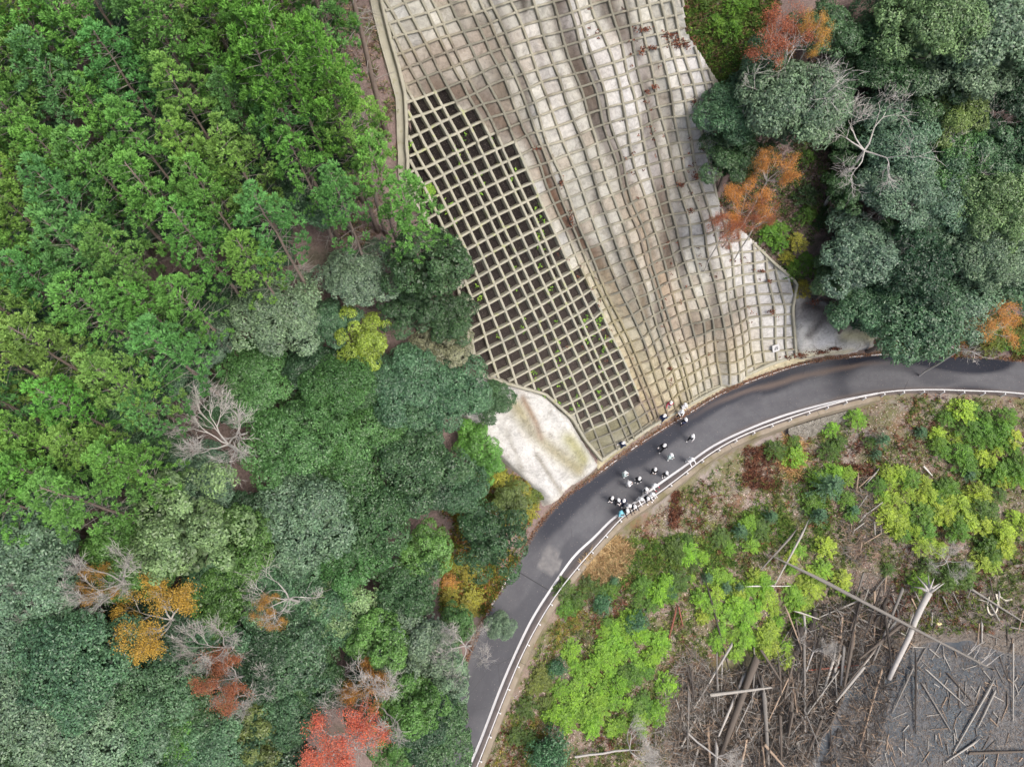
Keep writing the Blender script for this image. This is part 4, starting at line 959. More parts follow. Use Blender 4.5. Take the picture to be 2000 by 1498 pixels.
# filler crowns so that no bare ground shows between the named trees of the two woods
FILL = [('lower left wood', [(300, 880), (480, 700), (620, 700), (780, 760), (900, 900), (880, 1100), (850, 1490), (0, 1490), (0, 1010), (260, 1010)], 34, 'fill trees of the left wood'), ('right hand wood', [(1600, 60), (2000, 20), (2000, 620), (1740, 620), (1660, 540), (1700, 400), (1660, 260)], 15, 'fill trees of the right wood')]
for nm_, poly, cnt, grp in FILL:
    xs = [p[0] for p in poly]; ys_ = [p[1] for p in poly]; got = []; tr = 0
    while len(got) < cnt and tr < 4000:
        tr += 1; x = U.uniform(min(xs), max(xs)); y = U.uniform(min(ys_), max(ys_))
        if inpoly(np.array([x]), np.array([y]), poly)[0] and all(math.hypot(x-a, y-b) > 80 for a, b in got):
            got.append((x, y)); put_tree('understorey_tree', BRO, x, y, U.uniform(50, 62), U.choice(['deep', 'blue', 'dark']), f'dark low tree glimpsed in a gap between the crowns of the {nm_}', 'tree', f'low trees in the gaps of the {nm_}', base_h=4.4)

# the wood goes on a little way past the edges of the photograph
OU = random.Random(9); og = []
while len(og) < 85:
    x = OU.uniform(-72, 74); y = OU.uniform(-30, 92); d_, s_ = polar(inner, np.array([x]), np.array([y]))
    if d_[0] < 5: continue
    z = float(height(np.array([x]), np.array([y]))[0]); qx, qy = to_px(np.array([x, y, z+9.])); q0, q1 = to_px(np.array([x, y, z]))
    if -90 < qx < 2090 and -90 < qy < 1590 or 0 < q0 < 2000 and 0 < q1 < 1498 or math.hypot(x, y) > 92 or any(math.hypot(x-a, y-b) < 6.2 for a, b in og) or z > 36: continue
    og.append((x, y)); ced = x < -20 and y > 12; v = (CED if ced else BRO)[OU.randrange(4)]
    e = empty('cedar_tree' if ced else 'broadleaf_tree', (x, y, z), 'tree of the surrounding forest standing outside the edge of the photo', 'tree', 'forest trees outside the photo', OU.random()*6.28); s = OU.uniform(.85, 1.1) if ced else OU.uniform(.9, 1.35); e.scale = (s, s, s)
    for nm, me in zip(('crown', 'trunk', 'branches'), v): link(nm, me, e, color=PAL['green'] if ced else PAL[OU.choice(['bluegrey', 'blue', 'dark', 'grey'])])
# ------------------------------------------------------------------ low plants, litter, driftwood
def surf(px, py, h=0.0):
    P = hit(px, py, 0.0, 30, 150, 200); W = at_z(px, py, WATER); low_ = P[..., 2] < WATER
    P = np.where(low_[..., None], W, P); 
    if np.ndim(h) or h: P = P+np.array([0, 0, 1.])*np.asarray(h)[..., None] if np.ndim(h) else P+np.array([0, 0, h])
    return P
def shrub_mesh(seed, kind=0):
    rng = np.random.default_rng(seed); Vs, Ts = [], []
    for tier in range(4):
        nf = [20, 17, 12, 7][tier]
        for k in range(nf):
            a = k/nf*6.28+rng.normal(0, .25); rad = [1.0, .78, .5, .25][tier]*rng.uniform(.75, 1.15); z = [.35, .62, .9, 1.1][tier]+rng.normal(0, .07)
            c = np.array([math.cos(a)*rad, math.sin(a)*rad, z])*1.0
            d = np.array([math.cos(a+rng.normal(0, .5)), math.sin(a+rng.normal(0, .5)), rng.uniform(-.25, .15)]); d = d/np.linalg.norm(d); side = np.cross([0, 0, 1.], d); side /= np.linalg.norm(side)
            L = rng.uniform(.42, .68); npair = 5 if kind == 0 else 4; tone = rng.normal(.5, .18)
            P, T, Wd = [], [], []
            for q in range(npair):
                f = (q+.6)/npair
                for sg in (-1, 1): P.append(c+d*L*(f-.5)+side*sg*.1*(1.2-f*.6)); T.append(side*sg+d*.6)
            P.append(c+d*L*.55); T.append(d)
            P, T = np.array(P), np.array(T); Vs.append(leaf_quads(P, np.tile([0, 0, 1.], (len(P), 1))-d*.1, .2*rng.uniform(.7, 1.2), .1 if kind == 0 else .14, rng, T, .22)); Ts.append(np.clip(tone+rng.normal(0, .15, len(P)), 0, 1))
    crown = leaf_mesh('foliage', np.concatenate(Vs), np.concatenate(Ts), M['bush'])
    parts = [tube(wobble_path(rng, (0, 0, -.2), (math.cos(a)*.6, math.sin(a)*.6, .75), 4, .04), np.linspace(.03, .01, 4), 4, False) for a in rng.random(6)*6.28]
    return crown, mesh('stem', *join(parts), [M['bark']])
def round_shrub(seed):
    V, T = crown_broad(seed, Rr=1.0, flat=.85, nl=9, lobe=.5, leaf=.11, clus=.17, dens=.6, ragged=.05); V = V+np.array([0, 0, .75])
    return leaf_mesh('foliage', V, T, M['leaf']), mesh('stem', *tube([(0, 0, -.2), (0, 0, .3), (0, 0, .8)], [.06, .05, .04], 6), [M['bark']])
def fir_sapling(seed):
    rng = np.random.default_rng(seed); P, T, N = [], [], []
    for k in range(26):
        a = k*2.4; z = 1.5*(k/26); L = (1.0-.75*k/26)*rng.uniform(.8, 1.15); d = np.array([math.cos(a), math.sin(a), .1])
        for s_ in np.linspace(.1, 1, 9):
            for sg in (-1, 1):
                side = np.array([-math.sin(a), math.cos(a), 0])*sg; P.append(np.array([0, 0, z+.2])+d*L*s_+side*.07); T.append(side+d*.7); N.append([0, 0, 1])
    P, T, N = map(lambda q: np.array(q, float), (P, T, N))
    return leaf_mesh('foliage', leaf_quads(P, N, .2, .06, rng, T, .25), np.clip(rng.normal(.5, .2, len(P)), 0, 1), M['needle']), mesh('stem', *tube([(0, 0, -.2), (0, 0, .8), (0, 0, 1.75)], [.05, .035, .01], 6), [M['bark']])
SHR = [shrub_mesh(700+i, i % 2) for i in range(5)]; RND = [round_shrub(720+i) for i in range(2)]; FIR = [fir_sapling(730+i) for i in range(2)]
def put_low(name, protos, px, py, rpx, color, label, cat, group=None, zs=1.0):
    G_ = surf(px, py); dist = np.linalg.norm(G_-np.array([0, 0, CAM_Z])); s = rpx*dist/FOC/1.15
    if G_[2] <= WATER+.05: return
    e = empty(name, tuple(G_), label, cat, group, rt.random()*6.28); e.scale = (s, s, s*zs*rt.uniform(.8, 1.2))
    c = desat(PAL[color] if isinstance(color, str) else color, .16); k = rt.uniform(.88, 1.12); c = tuple(q*k*rt.uniform(.94, 1.06) for q in c)
    for nm, me in zip(('foliage', 'stem'), protos[rt.randrange(len(protos))]): link(nm, me, e, color=c)
PAL.update(vivid=srgb(122, 176, 56), vivid2=srgb(146, 180, 64), leafy=srgb(92, 142, 60), sap=srgb(80, 118, 58), ylw=srgb(150, 158, 72), firb=srgb(72, 112, 92))
THICK = [([(1185, 1190), (1290, 1225), (1308, 1300), (1295, 1400), (1240, 1440), (1130, 1420), (1150, 1300)], 45, 'vivid', 'leafy', 'bright green leafy shrub in the dense round thicket beside the lower road bend'),
 ([(1085, 1230), (1125, 1240), (1135, 1330), (1120, 1400), (1080, 1420), (1070, 1300)], 8, 'vivid', 'vivid', 'bright green leafy shrub in the narrow strip left of the round thicket'),
 ([(1390, 1105), (1480, 1120), (1560, 1150), (1580, 1200), (1540, 1290), (1460, 1310), (1400, 1270), (1350, 1190)], 40, 'vivid', 'vivid2', 'yellow green shrub in the thicket just above the driftwood pile'),
 ([(1520, 1070), (1600, 1050), (1660, 1110), (1640, 1160), (1540, 1150)], 10, 'vivid2', 'vivid', 'yellow green shrub beside the top end of the long fallen trunk'),
 ([(1720, 900), (1800, 920), (1870, 960), (1900, 1040), (1830, 1080), (1740, 1040), (1690, 960)], 35, 'vivid2', 'leafy', 'yellow green shrub in the thicket in the middle of the right hand bank'),
 ([(1860, 790), (1960, 800), (2000, 860), (1985, 960), (1880, 920), (1800, 860)], 32, 'leafy', 'vivid2', 'fresh green shrub in the thicket near the right edge, below the guard rail'),
 ([(1900, 960), (1995, 960), (1995, 1120), (1920, 1130), (1890, 1050)], 15, 'vivid2', 'sap', 'yellowish or dull green shrub at the right edge of the bank'),
 ([(1600, 890), (1660, 930), (1660, 1010), (1600, 1030), (1570, 980)], 9, 'leafy', 'vivid', 'small green shrub beside the blue green firs on the bank'),
 ([(1300, 1060), (1400, 1030), (1480, 1010), (1500, 1060), (1400, 1110), (1320, 1140)], 14, 'sap', 'vivid', 'small green shrub on the open bank above the thickets'),
 ([(1250, 1130), (1300, 1130), (1310, 1190), (1240, 1200)], 7, 'leafy', 'vivid', 'small green shrub among the round dark shrubs'),
 ([(1080, 1140), (1180, 1100), (1200, 1180), (1120, 1220)], 6, 'sap', 'leafy', 'small dull green shrub between the road wall and the round dark shrubs'),
 ([(1010, 1360), (1060, 1300), (1080, 1420), (1000, 1470)], 8, 'olive', 'sap', 'dull green shrub beside the lowest stretch of the road wall'),
 ([(1700, 1110), (1780, 1080), (1900, 1120), (1840, 1160)], 6, 'sap', 'vivid', 'small green shrub on the mud near the shore'),
 ([(1450, 870), (1720, 800), (1760, 850), (1640, 900), (1500, 930)], 8, 'sap', 'vivid', 'small green shrub scattered just below the masonry wall'),
 ([(1345, 10), (1470, 0), (1480, 60), (1400, 80)], 10, 'leafy', 'sap', 'fresh green shrub beside the top right corner of the grid'),
 ([(1500, 420), (1560, 470), (1600, 520), (1560, 570), (1530, 520), (1490, 470)], 11, 'leafy', 'ylw', 'green shrub along the right edge of the grid, below the orange maples'),
 ([(1560, 280), (1640, 300), (1650, 440), (1560, 450)], 9, 'sap', 'deep', 'low green plant on the leaf littered gap in the right hand wood'),
 ([(865, 1090), (935, 1100), (925, 1185), (875, 1190)], 9, 'ylw', 'orange', 'yellow or orange leafed shrub beside the left kerb of the road'),
 ([(960, 930), (1050, 950), (1045, 1000), (985, 1010)], 8, 'ylw', 'olive', 'yellow green shrub at the lower edge of the white sprayed slope'),
 ([(1870, 640), (1990, 630), (1995, 680), (1880, 680)], 10, 'olive', 'leafy', 'low green shrub above the road at the right edge'),
 ([(560, 1400), (400, 1400), (380, 1490), (560, 1495)], 9, 'ylw', 'olive', 'low yellow green shrub in the thicket at the bottom edge')]
US = random.Random(21)
for poly, cnt, c1, c2, lab in THICK:
    xs = [p[0] for p in poly]; ys_ = [p[1] for p in poly]; got = []; tr = 0
    while len(got) < cnt and tr < 3000:
        tr += 1; x = US.uniform(min(xs), max(xs)); y = US.uniform(min(ys_), max(ys_))
        if inpoly(np.array([x]), np.array([y]), poly)[0] and all(math.hypot(x-a, y-b) > 15 for a, b in got):
            got.append((x, y)); put_low('leafy_shrub', SHR, x, y, US.uniform(11, 23), c1 if US.random() < .7 else c2, lab, 'shrub', lab.split(' in the ')[-1] if 0 else 'shrubs: '+lab)
for x, y, r_, lab in [(1240, 1214, 22, 'round blue green shrub at the top of the round bright thicket'), (1175, 1178, 21, 'round dark green shrub between the thicket and the road wall'), (1303, 1156, 15, 'small round shrub near the red brown poles'), (1088, 1303, 20, 'round dark shrub left of the bright thicket'), (1070, 1470, 42, 'large dark round shrub at the bottom edge of the bank')]:
    put_low('round_shrub', RND, x, y, r_, srgb(66, 116, 82), lab, 'shrub')
for i, (x, y, r_) in enumerate([(1198, 1135, 17), (1604, 958, 40), (1590, 1010, 26), (1500, 1012, 20), (1412, 1150, 20), (1438, 1150, 18), (1380, 1130, 18), (1715, 865, 20), (1792, 848, 18), (1885, 930, 18), (1705, 890, 16), (1440, 1040, 22), (1660, 1000, 18)]):
    put_low('fir_sapling', FIR, x, y, r_, 'firb', f'blue green fir sapling on the bank, {WORD[i]} listed from the lower road bend to the right edge' if 0 else 'blue green fir sapling '+['beside the dry straw grass next to the road wall', 'largest on the bank, in the middle', 'just below the largest one', 'on the open slope above the yellow green thicket', 'left one of the touching pair at the thicket top', 'right one of the touching pair at the thicket top', 'left of the touching pair', 'below the right end of the masonry wall', 'below the guard rail in the brown litter', 'inside the right hand thicket', 'right beside the brown fern patch', 'above the touching pair', 'at the left rim of the right hand thicket'][i], 'sapling')
# scattered cover nobody could count
def scatter_px(poly, n, rng):
    xs = [p[0] for p in poly]; ys_ = [p[1] for p in poly]; x = rng.uniform(min(xs), max(xs), n); y = rng.uniform(min(ys_), max(ys_), n); m = inpoly(x, y, poly); return x[m], y[m]
BANK = [(1000, 1370), (1065, 1240), (1140, 1130), (1230, 1040), (1330, 960), (1450, 885), (1545, 850), (1640, 830), (1720, 780), (1800, 772), (2010, 785), (2010, 1230), (1600, 1250), (1320, 1300), (1290, 1510), (935, 1510)]
rg = np.random.default_rng(3)
def matattr(name, rough=.85):
    t = NT(name, rough, .2); t.col(t.attr('tone')); return t.m
M['bits'] = matattr('ground_bits')
def colour_quads(name, V, C, mat, label, cat, kind='stuff'):
    F_ = np.arange(len(V)).reshape(-1, 4); o = link(name, mesh(name, V, F_, [mat], attrs={'tone': ('FACE', 'FLOAT_COLOR', C)})); return tag(o, label, cat, kind=kind)
def pick(rng, n, cols): 
    c = np.array(cols)[rng.integers(0, len(cols), n)]; return c*rng.uniform(.75, 1.25, (n, 1))
x, y = scatter_px(BANK, 60000, rg); P = surf(x, y); P = P[P[:, 2] > WATER+.1]; P[:, 2] += .03
msk = vn(P[:, 0]*.5, P[:, 1]*.5, 201); C = pick(rg, len(P), [srgb(120, 92, 78), srgb(150, 122, 106), srgb(196, 178, 166), srgb(90, 70, 60), srgb(172, 160, 154)])
V = leaf_quads(P, np.tile([0, 0, 1.], (len(P), 1)), rg.uniform(.06, .26, len(P)), rg.uniform(.05, .11, len(P)), rg, None, .35)
colour_quads('fallen_leaves', V, C, M['bits'], 'brown and grey fallen leaves and chips strewn over the open bank', 'leaf litter')
# grass and ferns in soft patches
def tufts(poly, n, rng, cols, thr, seed, size, label, name, up_=.8, nb=9, sc=.35):
    x, y = scatter_px(poly, n, rng); P = surf(x, y); m = (P[:, 2] > WATER+.3) & (vn(P[:, 0]*sc, P[:, 1]*sc, seed)*.65+vn(P[:, 0]*sc*3, P[:, 1]*sc*3, seed+1)*.35+rng.normal(0, .07, len(P)) > thr); P = P[m]
    d = unit(rng.normal(0, 1, (len(P), nb, 3))*np.array([1, 1, .3])+np.array([0, 0, up_])); s = size*rng.uniform(.5, 1.2, (len(P), 1, 1)); Q = (P[:, None]+d*s*.5+rng.normal(0, size*.25, (len(P), 1, 3))*np.array([1, 1, 0])).reshape(-1, 3); T = d.reshape(-1, 3)
    N_ = np.cross(T, rng.normal(0, 1, T.shape)); N_ = np.where(N_[:, 2:3] < 0, -N_, N_); V = leaf_quads(Q, N_, np.repeat(s.ravel(), nb), np.repeat(s.ravel(), nb)*(.09 if 'grass' in name else .17), rng, T, .1)
    c0 = pick(rng, len(P), cols); C = np.repeat(c0, nb, 0)*rng.uniform(.8, 1.25, (len(Q), 1)); colour_quads(name, V, C, M['bits'], label, 'ground cover')
tufts(BANK, 24000, rg, [srgb(104, 126, 60), srgb(84, 110, 54), srgb(136, 146, 78), srgb(98, 108, 62)], .43, 210, .42, 'low green weeds and grass tufts growing all over the open bank', 'weeds', .9)
tufts([(1110, 1160), (1070, 1250), (1010, 1390), (960, 1500), (1080, 1500), (1060, 1400), (1080, 1280), (1150, 1200)], 9000, rg, [srgb(140, 142, 66), srgb(112, 126, 62), srgb(164, 150, 76), srgb(134, 104, 70)], .42, 214, .3, 'yellowish moss and weeds between the thicket and the road wall', 'weeds', .5)
tufts([(1230, 1050), (1420, 1040), (1500, 950), (1600, 900), (1640, 1080), (1520, 1060), (1400, 1120), (1300, 1140), (1200, 1180)], 9000, rg, [srgb(100, 132, 58), srgb(84, 118, 56), srgb(128, 146, 72)], .45, 216, .45, 'green weeds spreading over the middle of the open bank', 'weeds', .7)
tufts(BANK, 9000, rg, [srgb(112, 78, 62), srgb(134, 94, 74), srgb(98, 68, 58)], .60, 220, .5, 'red brown withered ferns in patches on the open bank', 'withered_ferns', .5, 9, .25)
tufts([(1130, 1100), (1200, 1045), (1235, 1075), (1215, 1120), (1150, 1150)], 2600, rg, [srgb(186, 160, 118), srgb(166, 138, 100), srgb(196, 174, 132)], .36, 1, .6, 'pale straw coloured dry grass beside the road wall', 'dry_grass', .4, 10)
tufts([(1530, 850), (1560, 840), (1570, 900), (1545, 940), (1520, 900)], 500, rg, [srgb(200, 168, 118), srgb(180, 144, 100)], .0, 1, .7, 'narrow strip of pale straw grass on the bank below the masonry', 'dry_grass', .4, 10)
for poly, nm_ in [([(1455, 870), (1530, 880), (1520, 960), (1450, 950)], 'near the middle of the road wall'), ([(1310, 960), (1370, 965), (1370, 1030), (1310, 1030)], 'close under the people on the road'), ([(1600, 860), (1720, 870), (1720, 930), (1640, 930)], 'below the masonry wall')]:
    tufts(poly, 600, rg, [srgb(112, 76, 60), srgb(134, 92, 72), srgb(92, 64, 54)], .5, 5, .5, f'red brown dead fern thicket {nm_}', 'withered_ferns', .5, 10)
WOODP = [(700, 0), (745, 60), (780, 200), (790, 400), (760, 480), (640, 480), (600, 300), (640, 0)]
tufts(WOODP, 2500, rg, [srgb(96, 116, 60), srgb(150, 130, 108), srgb(120, 100, 84)], .5, 240, .35, 'thin weeds and twigs on the litter between cedars and grid', 'weeds', .6)
RIGHTP = [(1330, 0), (1520, 0), (1480, 160), (1410, 180), (1345, 90)]
tufts(RIGHTP, 5000, rg, [srgb(84, 120, 56), srgb(110, 140, 60), srgb(92, 104, 52), srgb(120, 96, 76)], .42, 250, .42, 'weedy undergrowth right of the top of the grid', 'weeds', .7)
tufts([(1480, 240), (1660, 240), (1670, 520), (1560, 560), (1430, 440), (1400, 400)], 7000, rg, [srgb(70, 96, 50), srgb(120, 100, 88), srgb(96, 120, 60), srgb(84, 70, 60)], .42, 260, .4, 'undergrowth on the leaf littered gap in the right hand wood', 'weeds', .6)
tufts([(860, 900), (1060, 940), (1020, 1080), (950, 1200), (860, 1200)], 6000, rg, [srgb(96, 120, 54), srgb(150, 140, 62), srgb(140, 96, 60), srgb(80, 96, 48)], .32, 270, .45, 'mixed green and rusty undergrowth along the left roadside', 'weeds', .7)
tufts([(1720, 640), (2010, 620), (2010, 702), (1740, 690)], 5000, rg, [srgb(110, 120, 60), srgb(140, 100, 70), srgb(120, 92, 76)], .3, 280, .4, 'weeds and rusty leaves along the far roadside', 'weeds', .6)
# leaves in the gutter along the inner edge and on the grid
ii = resample(inner, .05); q_ = ii[rg.integers(0, len(ii), 11000)]; tn = np.gradient(inner, axis=0)
lo = np.abs(rg.normal(0, .32, len(q_)))-.12; n2 = np.stack([np.interp(np.arange(len(ii)), np.linspace(0, len(ii), len(inner)), unit(np.stack([-tn[:, 1], tn[:, 0]], 1))[:, k]) for k in range(2)], 1)[rg.integers(0, 1)]
Pg = q_+rg.normal(0, .12, q_.shape); D_, S_ = polar(inner, Pg[:, 0], Pg[:, 1]); Pg = Pg[np.abs(D_) < .34]; Pg = np.column_stack([Pg, np.maximum(height(Pg[:, 0], Pg[:, 1]), 0)+.02])
V = leaf_quads(Pg, np.tile([0, 0, 1.], (len(Pg), 1)), rg.uniform(.06, .17, len(Pg)), .08, rg, None, .4)
colour_quads('gutter_leaves', V, pick(rg, len(Pg), [srgb(92, 66, 54), srgb(122, 88, 68), srgb(74, 56, 48), srgb(146, 116, 92)]), M['bits'], 'strip of brown fallen leaves in the gutter along the inner road edge', 'leaf litter')
Ps = []
for (x, y, sx, sy, n_l) in [(1165, 325, 5, 8, 60), (1352, 345, 5, 6, 60), (1322, 360, 6, 3, 50), (1378, 455, 9, 4, 90), (1400, 450, 5, 5, 60), (1398, 400, 4, 5, 50), (1412, 480, 5, 4, 40), (1345, 195, 5, 9, 50), (1300, 70, 12, 4, 80), (1265, 95, 7, 3, 50), (1250, 60, 12, 5, 60), (1245, 100, 5, 8, 50), (1270, 170, 6, 4, 60), (1165, 230, 4, 8, 50), (1500, 605, 6, 4, 60), (1420, 505, 6, 3, 50), (1480, 525, 6, 2, 40), (1495, 545, 4, 3, 40), (1390, 535, 8, 3, 60), (1255, 180, 4, 4, 40), (1340, 410, 5, 4, 40), (1300, 715, 5, 4, 50), (1300, 740, 4, 6, 50), (1530, 692, 5, 4, 60), (1545, 690, 4, 3, 50), (1088, 352, 3, 10, 60), (1108, 425, 3, 12, 60), (1040, 290, 8, 3, 50), (1325, 85, 22, 9, 500), (1378, 230, 4, 6, 40), (1364, 290, 4, 3, 40), (1330, 15, 8, 3, 40), (1560, 688, 8, 4, 160), (1590, 682, 16, 4, 300), (1625, 676, 14, 3, 260), (1665, 672, 12, 3, 240), (1705, 665, 8, 6, 200), (1635, 590, 14, 6, 160), (1580, 585, 10, 6, 100)]:
    px = rg.normal(x, sx*.6, n_l); py = rg.normal(y, sy*.6, n_l); G_ = hit(px, py, 0.0, 40, 110, 110); Ps.append(G_+ground_n(G_)*rg.uniform(.55, .95, (n_l, 1)))
for k in range(260):
    x = rg.uniform(1080, 1540); y = rg.uniform(0, 700)
    if inpoly(np.array([x]), np.array([y]), OUT)[0]: G_ = hit(rg.normal(x, 2, 5), rg.normal(y, 1.5, 5), 0.0, 40, 110, 110); Ps.append(G_+ground_n(G_)*rg.uniform(.6, .8, (5, 1)))
Ps = np.concatenate(Ps)+0; V = leaf_quads(Ps, np.tile([0, -.6, 1.], (len(Ps), 1)), rg.uniform(.1, .2, len(Ps)), .1, rg, None, .5)
colour_quads('caught_leaves', V, pick(rg, len(Ps), [srgb(110, 64, 48), srgb(92, 58, 48), srgb(128, 84, 64), srgb(84, 66, 58)]), M['bits'], 'small heaps of dead leaves caught in the panels of the grid', 'leaf litter')
# weeds rooted in the soil panels
x, y = scatter_px(SOIL, 1500, rg); m = vn(x*.06, y*.014, 300) > .72; x, y = x[m], y[m]; x = np.concatenate([x, rg.normal(838, 4, 120)]); y = np.concatenate([y, rg.normal(370, 5, 120)])
G_ = hit(x, y, 0.0, 40, 110, 110); G_ = G_+ground_n(G_)*.5; nb = 5; d = unit(rg.normal(0, 1, (len(G_), nb, 3))+np.array([0, -.4, .6])); Q = (G_[:, None]+d*.16).reshape(-1, 3)
colour_quads('panel_weeds', leaf_quads(Q, np.tile([0, -.5, 1.], (len(Q), 1)), .22, .1, rg, d.reshape(-1, 3)), pick(rg, len(Q), [srgb(110, 150, 60), srgb(140, 176, 70), srgb(90, 126, 54)]), M['bits'], 'small green weeds rooted in the black soil panels', 'weeds')
# driftwood
def log_mesh(seed, bend=.03, k=8, twigs=0, roots=0):
    rng = np.random.default_rng(seed); P = wobble_path(rng, (0, 0, 0), (1, 0, 0), 8, bend*.5); P[:, 2] *= .4; V, F_ = tube(P, np.linspace(1, .5, 8)*.5*(1+rng.normal(0, .07, 8)), k)
    # unit length along x; radius is put in by scaling y and z, so twigs are built separately
    return mesh('log', V, F_, [M['drift']], smooth=True)
t = NT('driftwood', .85, .2); oc = t.objcol(); nx_v = t.n.new('ShaderNodeTexCoord'); mp_ = t.n.new('ShaderNodeMapping'); mp_.inputs['Scale'].default_value = (3, 9, 9); t.l.new(nx_v.outputs['Object'], mp_.inputs[0])
g_ = t.noise(2.0, 5, .7, vec=mp_.outputs[0]); t.col(t.mix(1.0, oc, t.ramp(g_, [(.25, .6), (.7, 1.15)]), 'MULTIPLY')).bump(g_, .4, .02); M['drift'] = t.m
LOGM = [log_mesh(800+i, [.02, .045, .075, .03][i]) for i in range(4)]
TONE = dict(pale=srgb(176, 172, 164), grey=srgb(136, 132, 126), brown=srgb(106, 98, 90), dark=srgb(76, 71, 67), red=srgb(150, 96, 82), white=srgb(222, 218, 210), tan=srgb(170, 150, 130))
def put_log(x0, y0, x1, y1, w, tone, label, group=None, l0=0., l1=0., name='driftwood_log', cat='driftwood'):
    A = surf(x0, y0); B = surf(x1, y1); dist = np.linalg.norm((A+B)/2-np.array([0, 0, CAM_Z])); d = w*.78*dist/FOC
    A = A+np.array([0, 0, l0+d*.3]); B = B+np.array([0, 0, l1+d*.3]); v = Vector(B-A); o = link(name, LOGM[rt.randrange(4)], None, loc=tuple(A)); L = v.length
    o.scale = (L, d, d); o.rotation_euler = v.to_track_quat('X', 'Z').to_euler()
    c = TONE[tone]; k = rt.uniform(.82, 1.12); o.color = (*[q*k for q in c], 1); tag(o, label, cat, group); return o, A, B, d
LOGS = [
 (1550, 1114, 1916, 1303, 7.5, 'grey', 'very long straight grey fallen trunk crossing the mud and running out over the water', 1.6, 1.2),
 (1890, 1150, 2006, 1222, 6, 'grey', 'long grey trunk leaving the photo at the right edge', .4, .3),
 (1584, 1195, 1562, 1300, 13, 'dark', 'thick dark log standing on end at the top of the pile', .8, .3),
 (1559, 1202, 1572, 1277, 5, 'pale', 'pale pole leaning beside the thick dark log', 1.4, .5),
 (1556, 1225, 1541, 1332, 12, 'dark', 'second thick dark log, left of the one on end', .9, .4),
 (1468, 1285, 1388, 1510, 15, 'brown', 'thickest brown log running down to the bottom edge', 1.2, .7),
 (1482, 1342, 1498, 1512, 9, 'grey', 'straight grey log running down to the bottom edge', 1.3, .5),
 (1466, 1352, 1445, 1430, 10, 'dark', 'short dark log between the two that reach the bottom edge', .7, .4),
 (1492, 1366, 1452, 1438, 15, 'brown', 'short thick brown log under the crossing poles', .5, .4),
 (1739, 1214, 1662, 1326, 7, 'pale', 'pale log leaning from the big snag down to the left', 1.0, .3),
 (1645, 1347, 1570, 1496, 9, 'dark', 'long dark log half sunk at the edge of the open water', .5, .15),
 (1720, 1308, 1678, 1458, 5, 'tan', 'thin tan pole floating right of the long dark log', .2, .1),
 (1783, 1290, 1786, 1428, 6, 'dark', 'dark upright trunk with a root tuft, standing in the lake', .5, .1),
 (1779, 1303, 1741, 1392, 5, 'grey', 'thin grey pole leaning on the dark trunk with the root tuft', .4, .1),
 (1807, 1307, 1884, 1377, 4, 'pale', 'pale pole floating diagonally right of the rooted trunk', .1, .1),
 (1849, 1314, 1898, 1370, 5, 'brown', 'brown pole parallel to the pale diagonal one', .1, .1),
 (1977, 1256, 1977, 1408, 4, 'pale', 'straight pale pole floating upright in the picture near the right edge', .1, .1),
 (1933, 1338, 1860, 1470, 5, 'pale', 'longest pale pole floating in the lake', .2, .1),
 (1941, 1349, 1908, 1420, 5, 'pale', 'pale pole lying close beside the longest pale one', .15, .1),
 (1905, 1447, 1846, 1487, 5, 'pale', 'whitish pole nearest the bottom right open water', .15, .1),
 (1800, 1335, 1856, 1428, 5, 'grey', 'grey pole floating left of the longest pale one', .1, .1),
 (1335, 1447, 1416, 1472, 10, 'brown', 'brown log at the lower left corner of the pile', .6, .4),
 (1378, 1355, 1496, 1340, 7, 'pale', 'pale forked pole lying across the pile', 1.5, 1.5),
 (1422, 1258, 1345, 1395, 5, 'pale', 'thin pale pole leaning along the left side of the pile', 1.2, .5),
 (1378, 1150, 1433, 1362, 4, 'dark', 'thin dark pole lying in the yellow green thicket', .9, .8),
 (1573, 1308, 1670, 1298, 3, 'red', 'thin reddish pole lying level above the open water', .7, .7),
 (1545, 1195, 1592, 1210, 3.5, 'pale', 'short pale plank at the top of the pile', 1.5, 1.1),
 (1672, 1173, 1588, 1208, 5, 'pale', 'pale branch lying just under the long fallen trunk', .7, .9),
 (1677, 1120, 1670, 1165, 6, 'grey', 'short grey post above the long fallen trunk', 1.0, .2),
 (1545, 1044, 1482, 1114, 5, 'grey', 'curved grey branch above the top end of the long fallen trunk', .7, .5),
 (1565, 1034, 1506, 1148, 5, 'pale', 'pale branch beside the curved grey one', 1.0, .6),
 (1459, 1146, 1535, 1146, 3, 'white', 'thin white pole lying level in the thicket', 1.2, 1.2),
 (1541, 1363, 1531, 1488, 8, 'brown', 'brown log left of the open water, pointing down', .8, .3),
 (1890, 1470, 2010, 1466, 7, 'brown', 'brown log along the bottom right, touching the right edge', .1, .1),
 (1552, 1447, 1575, 1500, 7, 'pale', 'short pale log at the bottom edge beside the dark one', .5, .3),
 (1617, 1335, 1622, 1505, 4, 'dark', 'long thin dark pole pointing straight down to the bottom edge', .4, .1),
 (1318, 1190, 1304, 1252, 4, 'red', 'red brown pole left of the pile', .6, .3),
 (1323, 1185, 1332, 1222, 3, 'red', 'short red brown pole beside the longer red brown one', .5, .3),
 (1113, 1165, 1102, 1190, 4, 'tan', 'short tan stick close to the road wall', .1, .1),
 (1086, 1398, 1074, 1440, 4, 'tan', 'short tan stick at the foot of the round thicket', .4, .2),
 (1637, 950, 1665, 935, 4, 'pale', 'short pale log beside the largest fir sapling', .2, .2),
 (1800, 912, 1818, 930, 5, 'white', 'bleached bent stump in the right hand thicket', .3, .2)]
for (x0, y0, x1, y1, w, tn_, lab, l0, l1) in LOGS: put_log(x0, y0, x1, y1, w*(1.2 if x0 < 1650 else .85), tn_, lab, None, l0, l1)
